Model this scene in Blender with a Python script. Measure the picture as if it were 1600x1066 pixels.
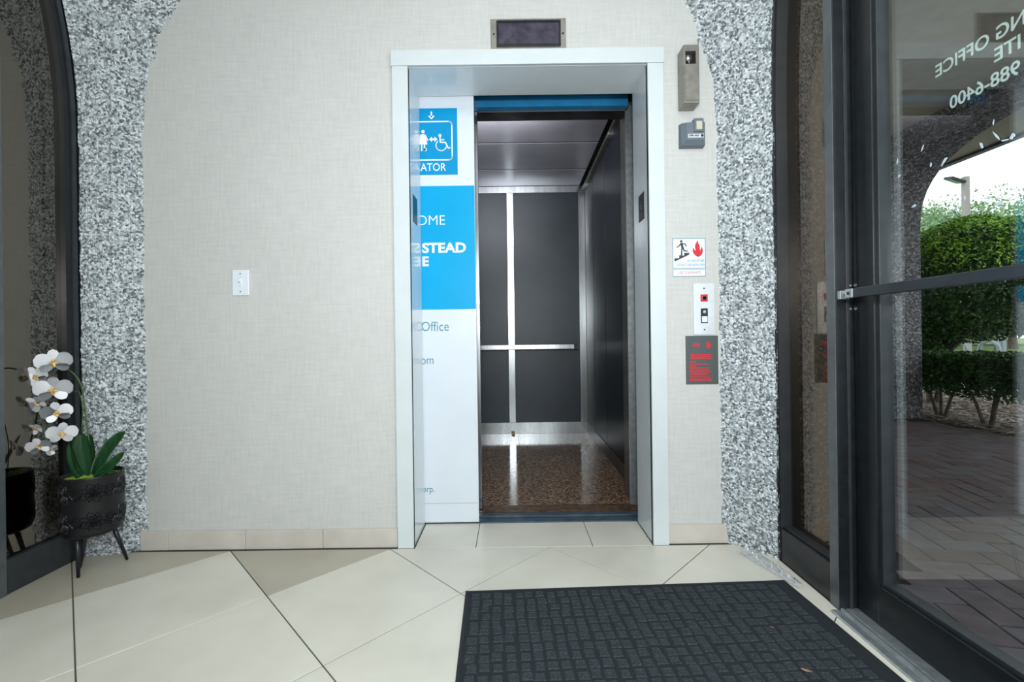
import bpy, bmesh, math, random
from mathutils import Vector, Matrix, noise, Euler
random.seed(7)
PI = math.pi
for o in list(bpy.data.objects): bpy.data.objects.remove(o)
scn = bpy.context.scene
C = scn.collection
CH = 0.924                      # camera height
# ---------------------------------------------------------------- camera
cam = bpy.data.cameras.new('camera'); camo = bpy.data.objects.new('camera', cam); C.objects.link(camo)
cam.sensor_width = 36; cam.lens = 15.75; cam.shift_y = -5/1600; cam.clip_start = .02; cam.clip_end = 300
camo.matrix_world = Matrix.Translation((0, 0, CH)) @ Matrix.Rotation(PI/2, 4, 'X') @ Matrix.Rotation(math.radians(-.75), 4, 'Z')
scn.camera = camo
# ---------------------------------------------------------------- sky and lights
w = bpy.data.worlds.new('overcast_sky'); scn.world = w; w.use_nodes = True
w.node_tree.nodes['Background'].inputs[0].default_value = (.93, .97, 1, 1)
w.node_tree.nodes['Background'].inputs[1].default_value = 1.6
scn.view_settings.view_transform = 'Standard'; scn.view_settings.look = 'None'
scn.view_settings.exposure = 0.0; scn.view_settings.gamma = 1; scn.view_settings.use_curve_mapping = False
def area(name, loc, rot, sx, sy, power, col=(1, 1, 1)):
    l = bpy.data.lights.new(name, 'AREA'); l.shape = 'RECTANGLE'; l.size = sx; l.size_y = sy; l.energy = power; l.color = col
    o = bpy.data.objects.new(name, l); C.objects.link(o); o.location = loc; o.rotation_euler = rot
    return o
area('lobby_ceiling_fill', (.35, -.2, 2.85), (math.radians(12), 0, 0), 2.2, 1.2, 44, (.90, .97, 1))  # soft overhead fill, added without a fixture
area('lobby_back_fill', (.55, -1.9, 1.5), (PI/2, 0, 0), 1.6, 2.2, 36, (.88, .96, 1))  # broad fill added behind the camera; the wall there is closed
area('entrance_fill', (1.0, .05, 1.5), (PI/2, 0, math.radians(18)), .5, 1.8, 18, (.92, .98, 1))  # fill added indoors beside the door, standing in for its daylight
area('camera_flash', (.02, -.05, 1.36), (math.radians(92), 0, 0), .16, .12, 26, (.92, .97, 1))
area('car_ceiling_fill', (-.25, 2.75, 2.26), (math.radians(108), 0, 0), .9, .1, 11.0, (.93, .95, 1))  # unseen fill added behind the transom to brighten the ceiling panels

# ---------------------------------------------------------------- materials
def mat(name, col, rough=.5, metal=0, spec=.5, coat=0, em=None):
    m = bpy.data.materials.new(name); m.use_nodes = True
    p = m.node_tree.nodes['Principled BSDF']
    p.inputs['Base Color'].default_value = (*col, 1); p.inputs['Roughness'].default_value = rough
    p.inputs['Metallic'].default_value = metal; p.inputs['Specular IOR Level'].default_value = spec
    p.inputs['Coat Weight'].default_value = coat; p.inputs['Coat Roughness'].default_value = .08
    return m
def N(m, t, **kw):
    n = m.node_tree.nodes.new(t)
    for k, v in kw.items():
        if hasattr(n, k): setattr(n, k, v)
        else: n.inputs[k.replace('_', ' ')].default_value = v
    return n
def L(m, a, b): m.node_tree.links.new(a, b)
def P(m): return m.node_tree.nodes['Principled BSDF']
def coords(m, scale=(1, 1, 1)):
    g = N(m, 'ShaderNodeNewGeometry'); mp = N(m, 'ShaderNodeMapping'); mp.inputs['Scale'].default_value = scale
    L(m, g.outputs['Position'], mp.inputs['Vector']); return mp.outputs['Vector']
def ramp(m, fac, stops):
    r = N(m, 'ShaderNodeValToRGB'); el = r.color_ramp.elements
    while len(el) < len(stops): el.new(.5)
    for e, (p_, c) in zip(el, stops): e.position = p_; e.color = (*c, 1)
    L(m, fac, r.inputs[0]); return r.outputs[0]
def bump(m, h, strength, dist=.002):
    b = N(m, 'ShaderNodeBump'); b.inputs['Strength'].default_value = strength; b.inputs['Distance'].default_value = dist
    L(m, h, b.inputs['Height']); L(m, b.outputs[0], P(m).inputs['Normal']); return b
def noisy(name, stops, scale, rough=.5, metal=0, spec=.5, coat=0, bstr=0, bd=.001, sc=(1, 1, 1), detail=4):
    m = mat(name, (.5,)*3, rough, metal, spec, coat); n = N(m, 'ShaderNodeTexNoise'); n.inputs['Scale'].default_value = scale
    n.inputs['Detail'].default_value = detail; L(m, coords(m, sc), n.inputs['Vector'])
    L(m, ramp(m, n.outputs[0], stops), P(m).inputs['Base Color'])
    if bstr: bump(m, n.outputs[0], bstr, bd)
    return m
def stone_mat(name, stops, scale=120):
    m = mat(name, (.5,)*3, .62, 0, .4)
    v = N(m, 'ShaderNodeTexVoronoi'); v.inputs['Scale'].default_value = scale; co = coords(m); L(m, co, v.inputs['Vector'])
    sp = N(m, 'ShaderNodeSeparateColor'); L(m, v.outputs['Color'], sp.inputs[0])
    n = N(m, 'ShaderNodeTexNoise'); n.inputs['Scale'].default_value = 60; n.inputs['Detail'].default_value = 5; L(m, co, n.inputs['Vector'])
    mx = N(m, 'ShaderNodeMath', operation='MULTIPLY_ADD'); L(m, sp.outputs[0], mx.inputs[0]); mx.inputs[1].default_value = .75
    m2 = N(m, 'ShaderNodeMath', operation='MULTIPLY'); L(m, n.outputs[0], m2.inputs[0]); m2.inputs[1].default_value = .3; L(m, m2.outputs[0], mx.inputs[2])
    L(m, ramp(m, mx.outputs[0], stops), P(m).inputs['Base Color'])
    iv = N(m, 'ShaderNodeMath', operation='MULTIPLY'); L(m, v.outputs['Distance'], iv.inputs[0]); iv.inputs[1].default_value = -1
    bump(m, iv.outputs[0], .9, .006)
    return m
M = {}
M['wallpaper'] = mat('wallpaper', (.56, .55, .51), .75, 0, .25)
def _wp(m):
    co = coords(m, (1, 1, 1))
    n1 = N(m, 'ShaderNodeTexNoise'); n1.inputs['Scale'].default_value = 90; n1.inputs['Detail'].default_value = 3
    mp = N(m, 'ShaderNodeMapping'); mp.inputs['Scale'].default_value = (1, 1, .12); L(m, co, mp.inputs[0]); L(m, mp.outputs[0], n1.inputs['Vector'])
    n2 = N(m, 'ShaderNodeTexNoise'); n2.inputs['Scale'].default_value = 90; n2.inputs['Detail'].default_value = 3
    mp2 = N(m, 'ShaderNodeMapping'); mp2.inputs['Scale'].default_value = (.12, 1, 1); L(m, co, mp2.inputs[0]); L(m, mp2.outputs[0], n2.inputs['Vector'])
    a = N(m, 'ShaderNodeMath', operation='ADD'); L(m, n1.outputs[0], a.inputs[0]); L(m, n2.outputs[0], a.inputs[1])
    big = N(m, 'ShaderNodeTexNoise'); big.inputs['Scale'].default_value = 2.5; L(m, co, big.inputs['Vector'])
    a2 = N(m, 'ShaderNodeMath', operation='MULTIPLY_ADD'); L(m, big.outputs[0], a2.inputs[0]); a2.inputs[1].default_value = .5; L(m, a.outputs[0], a2.inputs[2])
    r = ramp(m, a2.outputs[0], [(.0, (.50, .505, .485)), (1, (.60, .60, .58))])
    mr = N(m, 'ShaderNodeMapRange'); L(m, a2.outputs[0], mr.inputs[0]); mr.inputs[1].default_value = .8; mr.inputs[2].default_value = 1.7
    L(m, mr.outputs[0], r.node.inputs[0]); L(m, r, P(m).inputs['Base Color']); bump(m, a.outputs[0], .25, .001)
_wp(M['wallpaper'])
M['stone'] = stone_mat('pebbledash_stone', [(.0, (.05, .055, .06)), (.27, (.17, .19, .20)), (.47, (.39, .43, .45)), (.72, (.59, .64, .67)), (1, (.88, .92, .93))])
M['dark_stone'] = stone_mat('outdoor_stone', [(.0, (.03, .03, .038)), (.5, (.13, .125, .14)), (.8, (.30, .29, .32)), (1, (.62, .6, .64))], 60)
M['pier_stone'] = stone_mat('brown_pier_stone', [(.0, (.02, .017, .014)), (.5, (.09, .08, .07)), (.8, (.2, .18, .16)), (1, (.36, .33, .3))], 100)
M['plaster'] = noisy('beige_plaster', [(.3, (.42, .40, .33)), (.7, (.5, .48, .4))], 8, .8)
M['room_white'] = mat('lobby_paint', (.62, .62, .6), .8)
M['white_paint'] = noisy('white_frame_paint', [(.3, (.58, .63, .645)), (.7, (.62, .67, .685))], 9, .28, 0, .5)
M['jamb_paint'] = noisy('grey_gloss_paint', [(.3, (.70, .77, .80)), (.7, (.74, .80, .83))], 14, .15, 0, .6)
M['door_white'] = noisy('white_door_panel', [(.3, (.64, .69, .75)), (.7, (.68, .73, .78))], 5, .3)
M['sign_blue'] = noisy('sign_blue', [(.3, (.0, .27, .56)), (.7, (.0, .29, .58))], 4, .4, 0, .15)
M['sign_cyan'] = noisy('sign_cyan', [(.3, (.0, .34, .66)), (.7, (.0, .37, .68))], 4, .4, 0, .15)
M['white_print'] = mat('white_print', (.88, .92, .92), .5)
M['teal_print'] = mat('teal_print', (.10, .27, .34), .5)
M['black_print'] = mat('black_print', (.02, .03, .035), .5)
M['red_print'] = mat('red_print', (.62, .015, .03), .5)
M['faded_red'] = mat('faded_red_print', (.55, .18, .22), .5)
M['tile'] = noisy('porcelain_tile', [(.25, (.58, .56, .485)), (.5, (.65, .63, .55)), (.8, (.73, .71, .63))], 3.5, .33, 0, .45, detail=8)
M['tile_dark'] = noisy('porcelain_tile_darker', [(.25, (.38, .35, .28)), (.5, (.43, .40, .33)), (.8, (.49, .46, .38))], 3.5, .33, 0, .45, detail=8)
M['grout'] = mat('grout', (.09, .085, .075), .9)
M['base_tile'] = noisy('baseboard_tile', [(.3, (.52, .48, .43)), (.7, (.60, .56, .51))], 10, .4)
M['black_metal'] = noisy('black_anodised_metal', [(.3, (.006, .008, .010)), (.7, (.012, .015, .018))], 30, .33, .0, .5)
M['slate_metal'] = noisy('slate_painted_metal', [(.3, (.018, .023, .027)), (.7, (.028, .034, .04))], 25, .36, 0, .6)
M['grey_metal'] = noisy('grey_paint_and_lit_metal', [(.3, (.085, .1, .11)), (.7, (.115, .13, .14))], 25, .3, .3, .6)
M['alu'] = noisy('scuffed_aluminium', [(.3, (.42, .46, .48)), (.7, (.6, .64, .66))], 40, .38, .8)
M['steel'] = noisy('brushed_steel', [(.3, (.40, .42, .43)), (.7, (.56, .58, .59))], 30, .25, 1, sc=(1, 1, .1))
M['steel_dull'] = noisy('dull_steel', [(.3, (.27, .26, .23)), (.7, (.36, .35, .31))], 30, .42, .85)
M['transom'] = noisy('tarnished_steel', [(.3, (.10, .09, .085)), (.7, (.16, .145, .135))], 20, .3, .8)
M['car_panel'] = noisy('charcoal_laminate', [(.3, (.012, .021, .030)), (.7, (.024, .036, .050))], 3, .44, 0, .6, detail=8)
M['car_side'] = noisy('charcoal_side_laminate', [(.3, (.010, .014, .019)), (.7, (.017, .021, .028))], 6, .36, 0, .6)
M['car_ceiling'] = noisy('ceiling_metal', [(.3, (.50, .49, .55)), (.7, (.58, .57, .63))], 6, .34, .5)
M['shaft'] = mat('dark_shaft', (.008, .009, .01), .9)
M['header_blue'] = noisy('blue_header_paint', [(.3, (.015, .18, .38)), (.62, (.015, .23, .5)), (.75, (.12, .12, .12))], 12, .45, detail=8)
M['sill_brown'] = noisy('worn_bronze_sill', [(.3, (.09, .055, .035)), (.7, (.2, .13, .09))], 30, .4, .6)
M['sill_blue'] = noisy('blue_grey_sill', [(.3, (.05, .1, .15)), (.7, (.12, .17, .2))], 20, .45, .5)
def granite():
    m = mat('brown_granite', (.1, .08, .06), .1, 0, .6)
    v = N(m, 'ShaderNodeTexVoronoi'); v.inputs['Scale'].default_value = 110; co = coords(m); L(m, co, v.inputs['Vector'])
    n = N(m, 'ShaderNodeTexNoise'); n.inputs['Scale'].default_value = 45; n.inputs['Detail'].default_value = 6; L(m, co, n.inputs['Vector'])
    s = N(m, 'ShaderNodeSeparateColor'); L(m, v.outputs['Color'], s.inputs[0])
    a = N(m, 'ShaderNodeMath', operation='MULTIPLY_ADD'); L(m, s.outputs[0], a.inputs[0]); a.inputs[1].default_value = .5
    b = N(m, 'ShaderNodeMath', operation='MULTIPLY'); L(m, n.outputs[0], b.inputs[0]); b.inputs[1].default_value = .5; L(m, b.outputs[0], a.inputs[2])
    L(m, ramp(m, a.outputs[0], [(.15, (.015, .012, .01)), (.4, (.10, .06, .038)), (.6, (.27, .165, .10)), (.85, (.48, .34, .23))]), P(m).inputs['Base Color'])
    return m
M['granite'] = granite()
M['mat_fibre'] = noisy('charcoal_mat_fibre', [(.3, (.016, .021, .025)), (.5, (.036, .044, .050)), (.75, (.10, .115, .125))], 420, .95, 0, .1, bstr=.6, bd=.003)
M['mat_groove'] = mat('mat_groove', (.024, .029, .033), .95, 0, .1)
M['mat_rubber'] = mat('black_rubber', (.012, .015, .018), .7)
M['plate_white'] = mat('white_plastic', (.74, .78, .84), .35)
M['display'] = noisy('smoked_display', [(.3, (.025, .02, .04)), (.7, (.07, .06, .09))], 30, .2)
M['grey_plastic'] = mat('slate_plastic', (.13, .16, .19), .5)
M['cream'] = mat('cream_plastic', (.55, .53, .4), .5)
M['sign_grey'] = mat('engraved_grey_plastic', (.07, .085, .085), .4)
M['pot'] = mat('black_ceramic', (.006, .007, .0085), .36, 0, .4)
M['moss'] = noisy('green_moss', [(.3, (.06, .14, .01)), (.5, (.18, .33, .02)), (.8, (.42, .55, .08))], 120, .9, bstr=.8, bd=.01)
M['leaf'] = noisy('orchid_leaf_green', [(.3, (.012, .07, .022)), (.7, (.03, .13, .04))], 20, .32, 0, .5, sc=(3, 1, .4))
M['stem'] = mat('orchid_stem_green', (.05, .10, .03), .5)
M['petal'] = mat('white_petal', (.93, .94, .97), .5)
P(M['petal']).inputs['Subsurface Weight'].default_value = 0
M['lip'] = noisy('yellow_orchid_lip', [(.35, (.75, .68, .45)), (.5, (.62, .4, .08)), (.65, (.35, .08, .05))], 160, .5)
M['paver'] = noisy('purple_brick', [(.25, (.085, .058, .07)), (.6, (.145, .105, .125)), (.85, (.20, .155, .18))], 12, .5, 0, .4, detail=8, bstr=.2)
M['paver_red'] = noisy('red_brick', [(.25, (.09, .048, .052)), (.7, (.135, .08, .085))], 12, .5, 0, .4, detail=8, bstr=.2)
M['paver_grey'] = noisy('grey_brick', [(.25, (.10, .085, .105)), (.7, (.16, .14, .17))], 12, .5, 0, .4, detail=8, bstr=.2)
M['joint'] = mat('sand_joint', (.025, .02, .02), .95)
M['mulch'] = noisy('leaf_litter_soil', [(.3, (.06, .04, .035)), (.5, (.2, .14, .12)), (.7, (.5, .42, .38))], 25, .9, bstr=.7, bd=.03)
M['litter'] = noisy('dry_leaves', [(.3, (.25, .18, .14)), (.6, (.58, .5, .45)), (.8, (.8, .76, .7))], 9, .8)
M['bush'] = noisy('hedge_leaf', [(.3, (.018, .055, .018)), (.7, (.08, .2, .035))], 6, .4)
M['topiary'] = noisy('sky_lit_topiary_leaf', [(.3, (.08, .22, .012)), (.7, (.34, .62, .05))], 5, .4)  # bright green with sky light put into the colour, for the topiary's top
M['treeleaf'] = noisy('tree_leaf', [(.3, (.16, .31, .13)), (.7, (.38, .56, .30))], 1.2, .5)
M['bark'] = noisy('bark', [(.3, (.1, .08, .06)), (.7, (.24, .2, .17))], 12, .9)
M['grass'] = noisy('lawn_grass', [(.3, (.12, .2, .05)), (.7, (.22, .34, .1))], 5, .9)
M['asphalt'] = noisy('pale_asphalt', [(.3, (.32, .31, .32)), (.7, (.42, .41, .42))], 10, .9)
M['satin_plate'] = noisy('satin_steel_plate', [(.3, (.62, .65, .68)), (.7, (.7, .73, .76))], 20, .4, .35)
M['concrete'] = mat('concrete', (.45, .44, .42), .9)
M['wood_pole'] = mat('weathered_concrete_pole', (.42, .39, .37), .8)
M['galv'] = mat('galvanised_pipe', (.35, .42, .44), .45, .4)
M['car_white'] = mat('white_car_paint', (.8, .82, .84), .3, coat=.4)
M['tail_red'] = mat('red_lamp_plastic', (.5, .02, .04), .3)
M['dark_glass'] = mat('dark_car_glass', (.03, .035, .04), .1)
M['tyre'] = mat('tyre_rubber', (.02, .02, .02), .8)
M['residue'] = mat('dried_white_smear', (.5, .62, .72), .7)
M['dry_leaf'] = mat('dry_leaf_tan', (.5, .34, .2), .7)
M['plastic_film'] = mat('crumpled_clear_film', (.5, .53, .55), .2, 0, .8)
P(M['plastic_film']).inputs['Transmission Weight'].default_value = .75
P(M['plastic_film']).inputs['Base Color'].default_value = (.92, .94, .95, 1)
M['cork'] = mat('yellow_plastic', (.6, .4, .03), .5)
def glass(name, tint, r0, refl=(.95, .97, 1)):
    m = bpy.data.materials.new(name); m.use_nodes = True; nt = m.node_tree; nt.nodes.clear()
    out = N(m, 'ShaderNodeOutputMaterial'); mix = N(m, 'ShaderNodeMixShader'); tr = N(m, 'ShaderNodeBsdfTransparent'); gl = N(m, 'ShaderNodeBsdfGlossy')
    tr.inputs[0].default_value = (*tint, 1); gl.inputs['Roughness'].default_value = 0; gl.inputs[0].default_value = (*refl, 1)
    g = N(m, 'ShaderNodeNewGeometry'); d = N(m, 'ShaderNodeVectorMath', operation='DOT_PRODUCT'); L(m, g.outputs['Incoming'], d.inputs[0]); L(m, g.outputs['Normal'], d.inputs[1])
    ab = N(m, 'ShaderNodeMath', operation='ABSOLUTE'); L(m, d.outputs['Value'], ab.inputs[0])
    s = N(m, 'ShaderNodeMath', operation='SUBTRACT'); s.inputs[0].default_value = 1; L(m, ab.outputs[0], s.inputs[1])
    p = N(m, 'ShaderNodeMath', operation='POWER'); L(m, s.outputs[0], p.inputs[0]); p.inputs[1].default_value = 5
    a = N(m, 'ShaderNodeMath', operation='MULTIPLY_ADD'); L(m, p.outputs[0], a.inputs[0]); a.inputs[1].default_value = 1 - r0; a.inputs[2].default_value = r0
    L(m, a.outputs[0], mix.inputs[0]); L(m, tr.outputs[0], mix.inputs[1]); L(m, gl.outputs[0], mix.inputs[2]); L(m, mix.outputs[0], out.inputs[0])
    return m
M['glass'] = glass('door_glass', (.95, .98, .96), .075)
M['bronze_glass'] = glass('bronze_sidelight_glass', (.60, .54, .47), .09, (1, .92, .83))
M['dark_glass_pane'] = glass('tinted_window_glass', (.30, .29, .27), .17, (1, .93, .84))

# ---------------------------------------------------------------- mesh helpers (world coordinates; a parent's origin is subtracted)
ORG = {}
def BM(): return bmesh.new()
def box(bm, x0, x1, y0, y1, z0, z1, bev=0, mt=None):
    b = bmesh.new(); bmesh.ops.create_cube(b, size=1)
    bmesh.ops.scale(b, vec=(x1-x0, y1-y0, z1-z0), verts=b.verts); bmesh.ops.translate(b, vec=((x0+x1)/2, (y0+y1)/2, (z0+z1)/2), verts=b.verts)
    if bev: bmesh.ops.bevel(b, geom=b.edges[:], offset=bev, segments=2 if bev > .002 else 1, affect='EDGES', profile=.5)
    if mt is not None: bmesh.ops.transform(b, matrix=mt, verts=b.verts)
    merge(bm, b); return bm
def merge(bm, b):
    me = bpy.data.meshes.new('tmp'); b.to_mesh(me); b.free(); bm.from_mesh(me); bpy.data.meshes.remove(me)
def cyl(bm, p0, p1, r0, r1=None, n=16, caps=True):
    p0, p1 = Vector(p0), Vector(p1); r1 = r0 if r1 is None else r1; d = (p1-p0); q = d.to_track_quat('Z', 'Y')
    a = [bm.verts.new(p0 + q @ Vector((math.cos(2*PI*i/n)*r0, math.sin(2*PI*i/n)*r0, 0))) for i in range(n)]
    b = [bm.verts.new(p1 + q @ Vector((math.cos(2*PI*i/n)*r1, math.sin(2*PI*i/n)*r1, 0))) for i in range(n)]
    for i in range(n): bm.faces.new((a[i], a[(i+1) % n], b[(i+1) % n], b[i]))
    if caps: bm.faces.new(a[::-1]); bm.faces.new(b)
    return bm
def tube(bm, pts, r, n=8):
    pts = [Vector(p) for p in pts]; rings = []
    for i, p in enumerate(pts):
        d = (pts[min(i+1, len(pts)-1)] - pts[max(i-1, 0)]).normalized(); q = d.to_track_quat('Z', 'Y'); rr = r[i] if isinstance(r, (list, tuple)) else r
        rings.append([bm.verts.new(p + q @ Vector((math.cos(2*PI*k/n)*rr, math.sin(2*PI*k/n)*rr, 0))) for k in range(n)])
    for a, b in zip(rings, rings[1:]):
        for k in range(n): bm.faces.new((a[k], a[(k+1) % n], b[(k+1) % n], b[k]))
    bm.faces.new(rings[0][::-1]); bm.faces.new(rings[-1]); return bm
def lathe(bm, prof, cx, cy, n=48):
    rings = [[bm.verts.new((cx+r*math.cos(2*PI*k/n), cy+r*math.sin(2*PI*k/n), z)) for k in range(n)] for r, z in prof]
    for a, b in zip(rings, rings[1:]):
        for k in range(n): bm.faces.new((a[k], a[(k+1) % n], b[(k+1) % n], b[k]))
    bm.faces.new(rings[0][::-1]); bm.faces.new(rings[-1]); return bm
def prism(bm, pts, d0, d1, axis='Y'):
    """extrude polygon pts (2D) between d0 and d1 along an axis; pts are (x,z) for Y, (y,z) for X, (x,y) for Z"""
    def v(p, d): return {'Y': (p[0], d, p[1]), 'X': (d, p[0], p[1]), 'Z': (p[0], p[1], d)}[axis]
    a = [bm.verts.new(v(p, d0)) for p in pts]; b = [bm.verts.new(v(p, d1)) for p in pts]; n = len(pts)
    bm.faces.new(a); bm.faces.new(b[::-1])
    for i in range(n): bm.faces.new((a[i], b[i], b[(i+1) % n], a[(i+1) % n]))
    return bm
def loft(bm, secs):
    """secs: list of closed sections (same vertex count)"""
    R = [[bm.verts.new(p) for p in s] for s in secs]; n = len(secs[0])
    for a, b in zip(R, R[1:]):
        for k in range(n): bm.faces.new((a[k], a[(k+1) % n], b[(k+1) % n], b[k]))
    bm.faces.new(R[0][::-1]); bm.faces.new(R[-1]); return bm
def link(name, me, parent=None, m=None, smooth=False):
    o = bpy.data.objects.new(name, me); C.objects.link(o)
    if m is not None: me.materials.append(m)
    if smooth:
        for p in me.polygons: p.use_smooth = True
    if parent is not None:
        me.transform(Matrix.Translation(-ORG[parent.name])); o.parent = parent; ORG[o.name] = ORG[parent.name].copy()
    else: ORG[o.name] = Vector((0, 0, 0))
    return o
def obj(name, bm, m, parent=None, smooth=False):
    bmesh.ops.recalc_face_normals(bm, faces=bm.faces[:])
    me = bpy.data.meshes.new(name); bm.to_mesh(me); bm.free()
    return link(name, me, parent, m, smooth)
def tag(o, label=None, cat=None, group=None, kind=None):
    if label: o['label'] = label
    if cat: o['category'] = cat
    if group: o['group'] = group
    if kind: o['kind'] = kind
    return o
def recenter(o):
    """move a top-level mesh's origin to its base"""
    me = o.data; xs = [v.co for v in me.vertices]
    c = Vector(((min(v.x for v in xs)+max(v.x for v in xs))/2, (min(v.y for v in xs)+max(v.y for v in xs))/2, min(v.z for v in xs)))
    me.transform(Matrix.Translation(-c)); o.location = c; ORG[o.name] = c; return o
def empty(name, loc, label=None, cat=None, group=None, kind=None):
    o = bpy.data.objects.new(name, None); C.objects.link(o); o.location = loc; o.empty_display_size = .1
    ORG[o.name] = Vector(loc); return tag(o, label, cat, group, kind)
def text(name, s, size, mt, m, parent, align='LEFT', bold=0, ext=.0006, sx=1, space=1):
    c = bpy.data.curves.new('t', 'FONT'); c.body = s; c.size = size; c.align_x = align; c.extrude = ext; c.offset = bold; c.space_character = space; c.resolution_u = 4
    o = bpy.data.objects.new('t', c); C.objects.link(o); dg = bpy.context.evaluated_depsgraph_get(); dg.update()
    me = bpy.data.meshes.new_from_object(o.evaluated_get(dg)); bpy.data.objects.remove(o); bpy.data.curves.remove(c)
    me.materials.clear(); me.transform(mt @ Matrix.Diagonal((sx, 1, 1, 1)))
    return link(name, me, parent, m)
def face_y(x, y, z): return Matrix.Translation((x, y, z)) @ Matrix.Rotation(PI/2, 4, 'X')     # text facing the camera (-Y)

# ---------------------------------------------------------------- geometry of the arches
WY = 2.0            # wall plane
def off(z, a, z0=1.82, b=1.12):
    t = max(0, min(.985, (z-z0)/b)); return a*(1-math.sqrt(1-t*t))
CEIL = 2.92
# ================================================================= SETTING
# back wall with the lift opening
bm = BM(); box(bm, -1.95, -.50, WY, WY+.22, 0, CEIL); box(bm, .665, 1.2, WY, WY+.22, 0, CEIL); box(bm, -.50, .665, WY, WY+.22, 2.17, CEIL)
tag(obj('wall_back', bm, M['wallpaper']), kind='structure')
bm = BM(); box(bm, -2.2, 1.3, -2.35, -2.2, 0, CEIL); tag(obj('wall_front', bm, M['room_white']), kind='structure')
bm = BM(); box(bm, -2.2, 1.2, -2.35, 2.3, CEIL, CEIL+.1); tag(obj('ceiling', bm, M['room_white']), kind='structure')
# left side: wall beyond the windows and a dark room behind the tinted panes
bm = BM(); box(bm, -2.0, -1.88, -2.2, .45, 0, CEIL); tag(obj('wall_left', bm, M['room_white']), kind='structure')
bm = BM(); box(bm, -4.2, -4.1, -1, 3.2, -.02, CEIL); box(bm, -4.1, -2.0, 3.1, 3.2, -.02, CEIL); box(bm, -4.1, -2.0, -1, -.9, -.02, CEIL)
box(bm, -4.1, -2.0, -.9, 3.1, CEIL, CEIL+.1); box(bm, -4.1, -2.0, -.9, 3.1, -.06, -.005)
box(bm, -2.05, -1.95, 2.0, 3.2, 0, CEIL)
tag(obj('wall_adjoining', bm, mat('dark_room_paint', (.03, .027, .024), .9)), kind='structure')
bm = BM(); box(bm, 1.06, 1.19, -2.2, .44, 0, CEIL); box(bm, 1.06, 1.19, .44, 1.47, 2.24, CEIL); tag(obj('wall_right', bm, M['room_white']), kind='structure')

# floor with one mesh per tile
fl = empty('floor', (0, 0, 0), kind='structure')
bm = BM(); box(bm, -2.2, 1.08, -2.3, WY+.25, -.06, -.0025); box(bm, 1.08, 1.19, .5, 2.0, -.06, -.0025); tag(obj('grout_bed', bm, M['grout'], fl))
def clip(poly, n, d):
    out = []
    for i in range(len(poly)):
        a, b = poly[i], poly[(i+1) % len(poly)]; da = a[0]*n[0]+a[1]*n[1]-d; db = b[0]*n[0]+b[1]*n[1]-d
        if da <= 0: out.append(a)
        if (da < 0 < db) or (db < 0 < da): t = da/(da-db); out.append((a[0]+(b[0]-a[0])*t, a[1]+(b[1]-a[1])*t))
    return out
def tile(poly, m, parent, z0=-.012, z1=0, name='floor_tile'):
    if len(poly) < 3: return
    ar = abs(sum(poly[i][0]*poly[(i+1) % len(poly)][1]-poly[(i+1) % len(poly)][0]*poly[i][1] for i in range(len(poly))))/2
    if ar < .0012: return
    bm = BM(); cx = sum(p[0] for p in poly)/len(poly); cy = sum(p[1] for p in poly)/len(poly)
    top = [(cx+(p[0]-cx)*.997, cy+(p[1]-cy)*.997, z1) for p in poly]; mid = [(p[0], p[1], z1-.001) for p in poly]; bot = [(p[0], p[1], z0) for p in poly]
    loft(bm, [bot, mid, top]); return obj(name, bm, m, parent)
H = .3515; g = .0028
darks = {(-1.253+.3515, 1.975), (-1.253-.3515+.703*0, 1.975), (-1.605, 1.272+.3515)}
for j in range(-12, 2):
    for i in range(-8, 8):
        cx = .154 + .3515*(j % 2) + .703*i + .3515; cy = 1.975 + .3515*j
        # diamonds centred so that vertices fall at x=.154+.703k on y=1.975
        h = H - g
        poly = [(cx-h, cy), (cx, cy-h), (cx+h, cy), (cx, cy+h)]
        for nn, d in (((0, 1), 1.974), ((1, 0), 1.082), ((-1, 0), 1.89), ((0, -1), 2.2)): poly = clip(poly, nn, d)
        if len(poly) < 3: continue
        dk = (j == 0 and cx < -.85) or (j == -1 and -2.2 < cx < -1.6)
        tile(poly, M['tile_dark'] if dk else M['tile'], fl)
for x0, x1 in ((-.44, -.1735), (-.1705, .3435), (.3465, .61)):
    tile([(x0, 1.978), (x1, 1.978), (x1, 2.235), (x0, 2.235)], M['tile'], fl)
# baseboards
bb = empty('baseboard_back', (0, WY-.006, 0), kind='structure')
xs = [-1.66, -1.537, -1.194, -.85, -.518]
for a, b in list(zip(xs, xs[1:])) + [(.683, .95)]:
    bm = BM(); box(bm, a+.0008, b-.0008, WY-.014, WY+.002, 0.0006, .083, .0016); obj('baseboard_tile', bm, M['base_tile'], bb)

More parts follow.
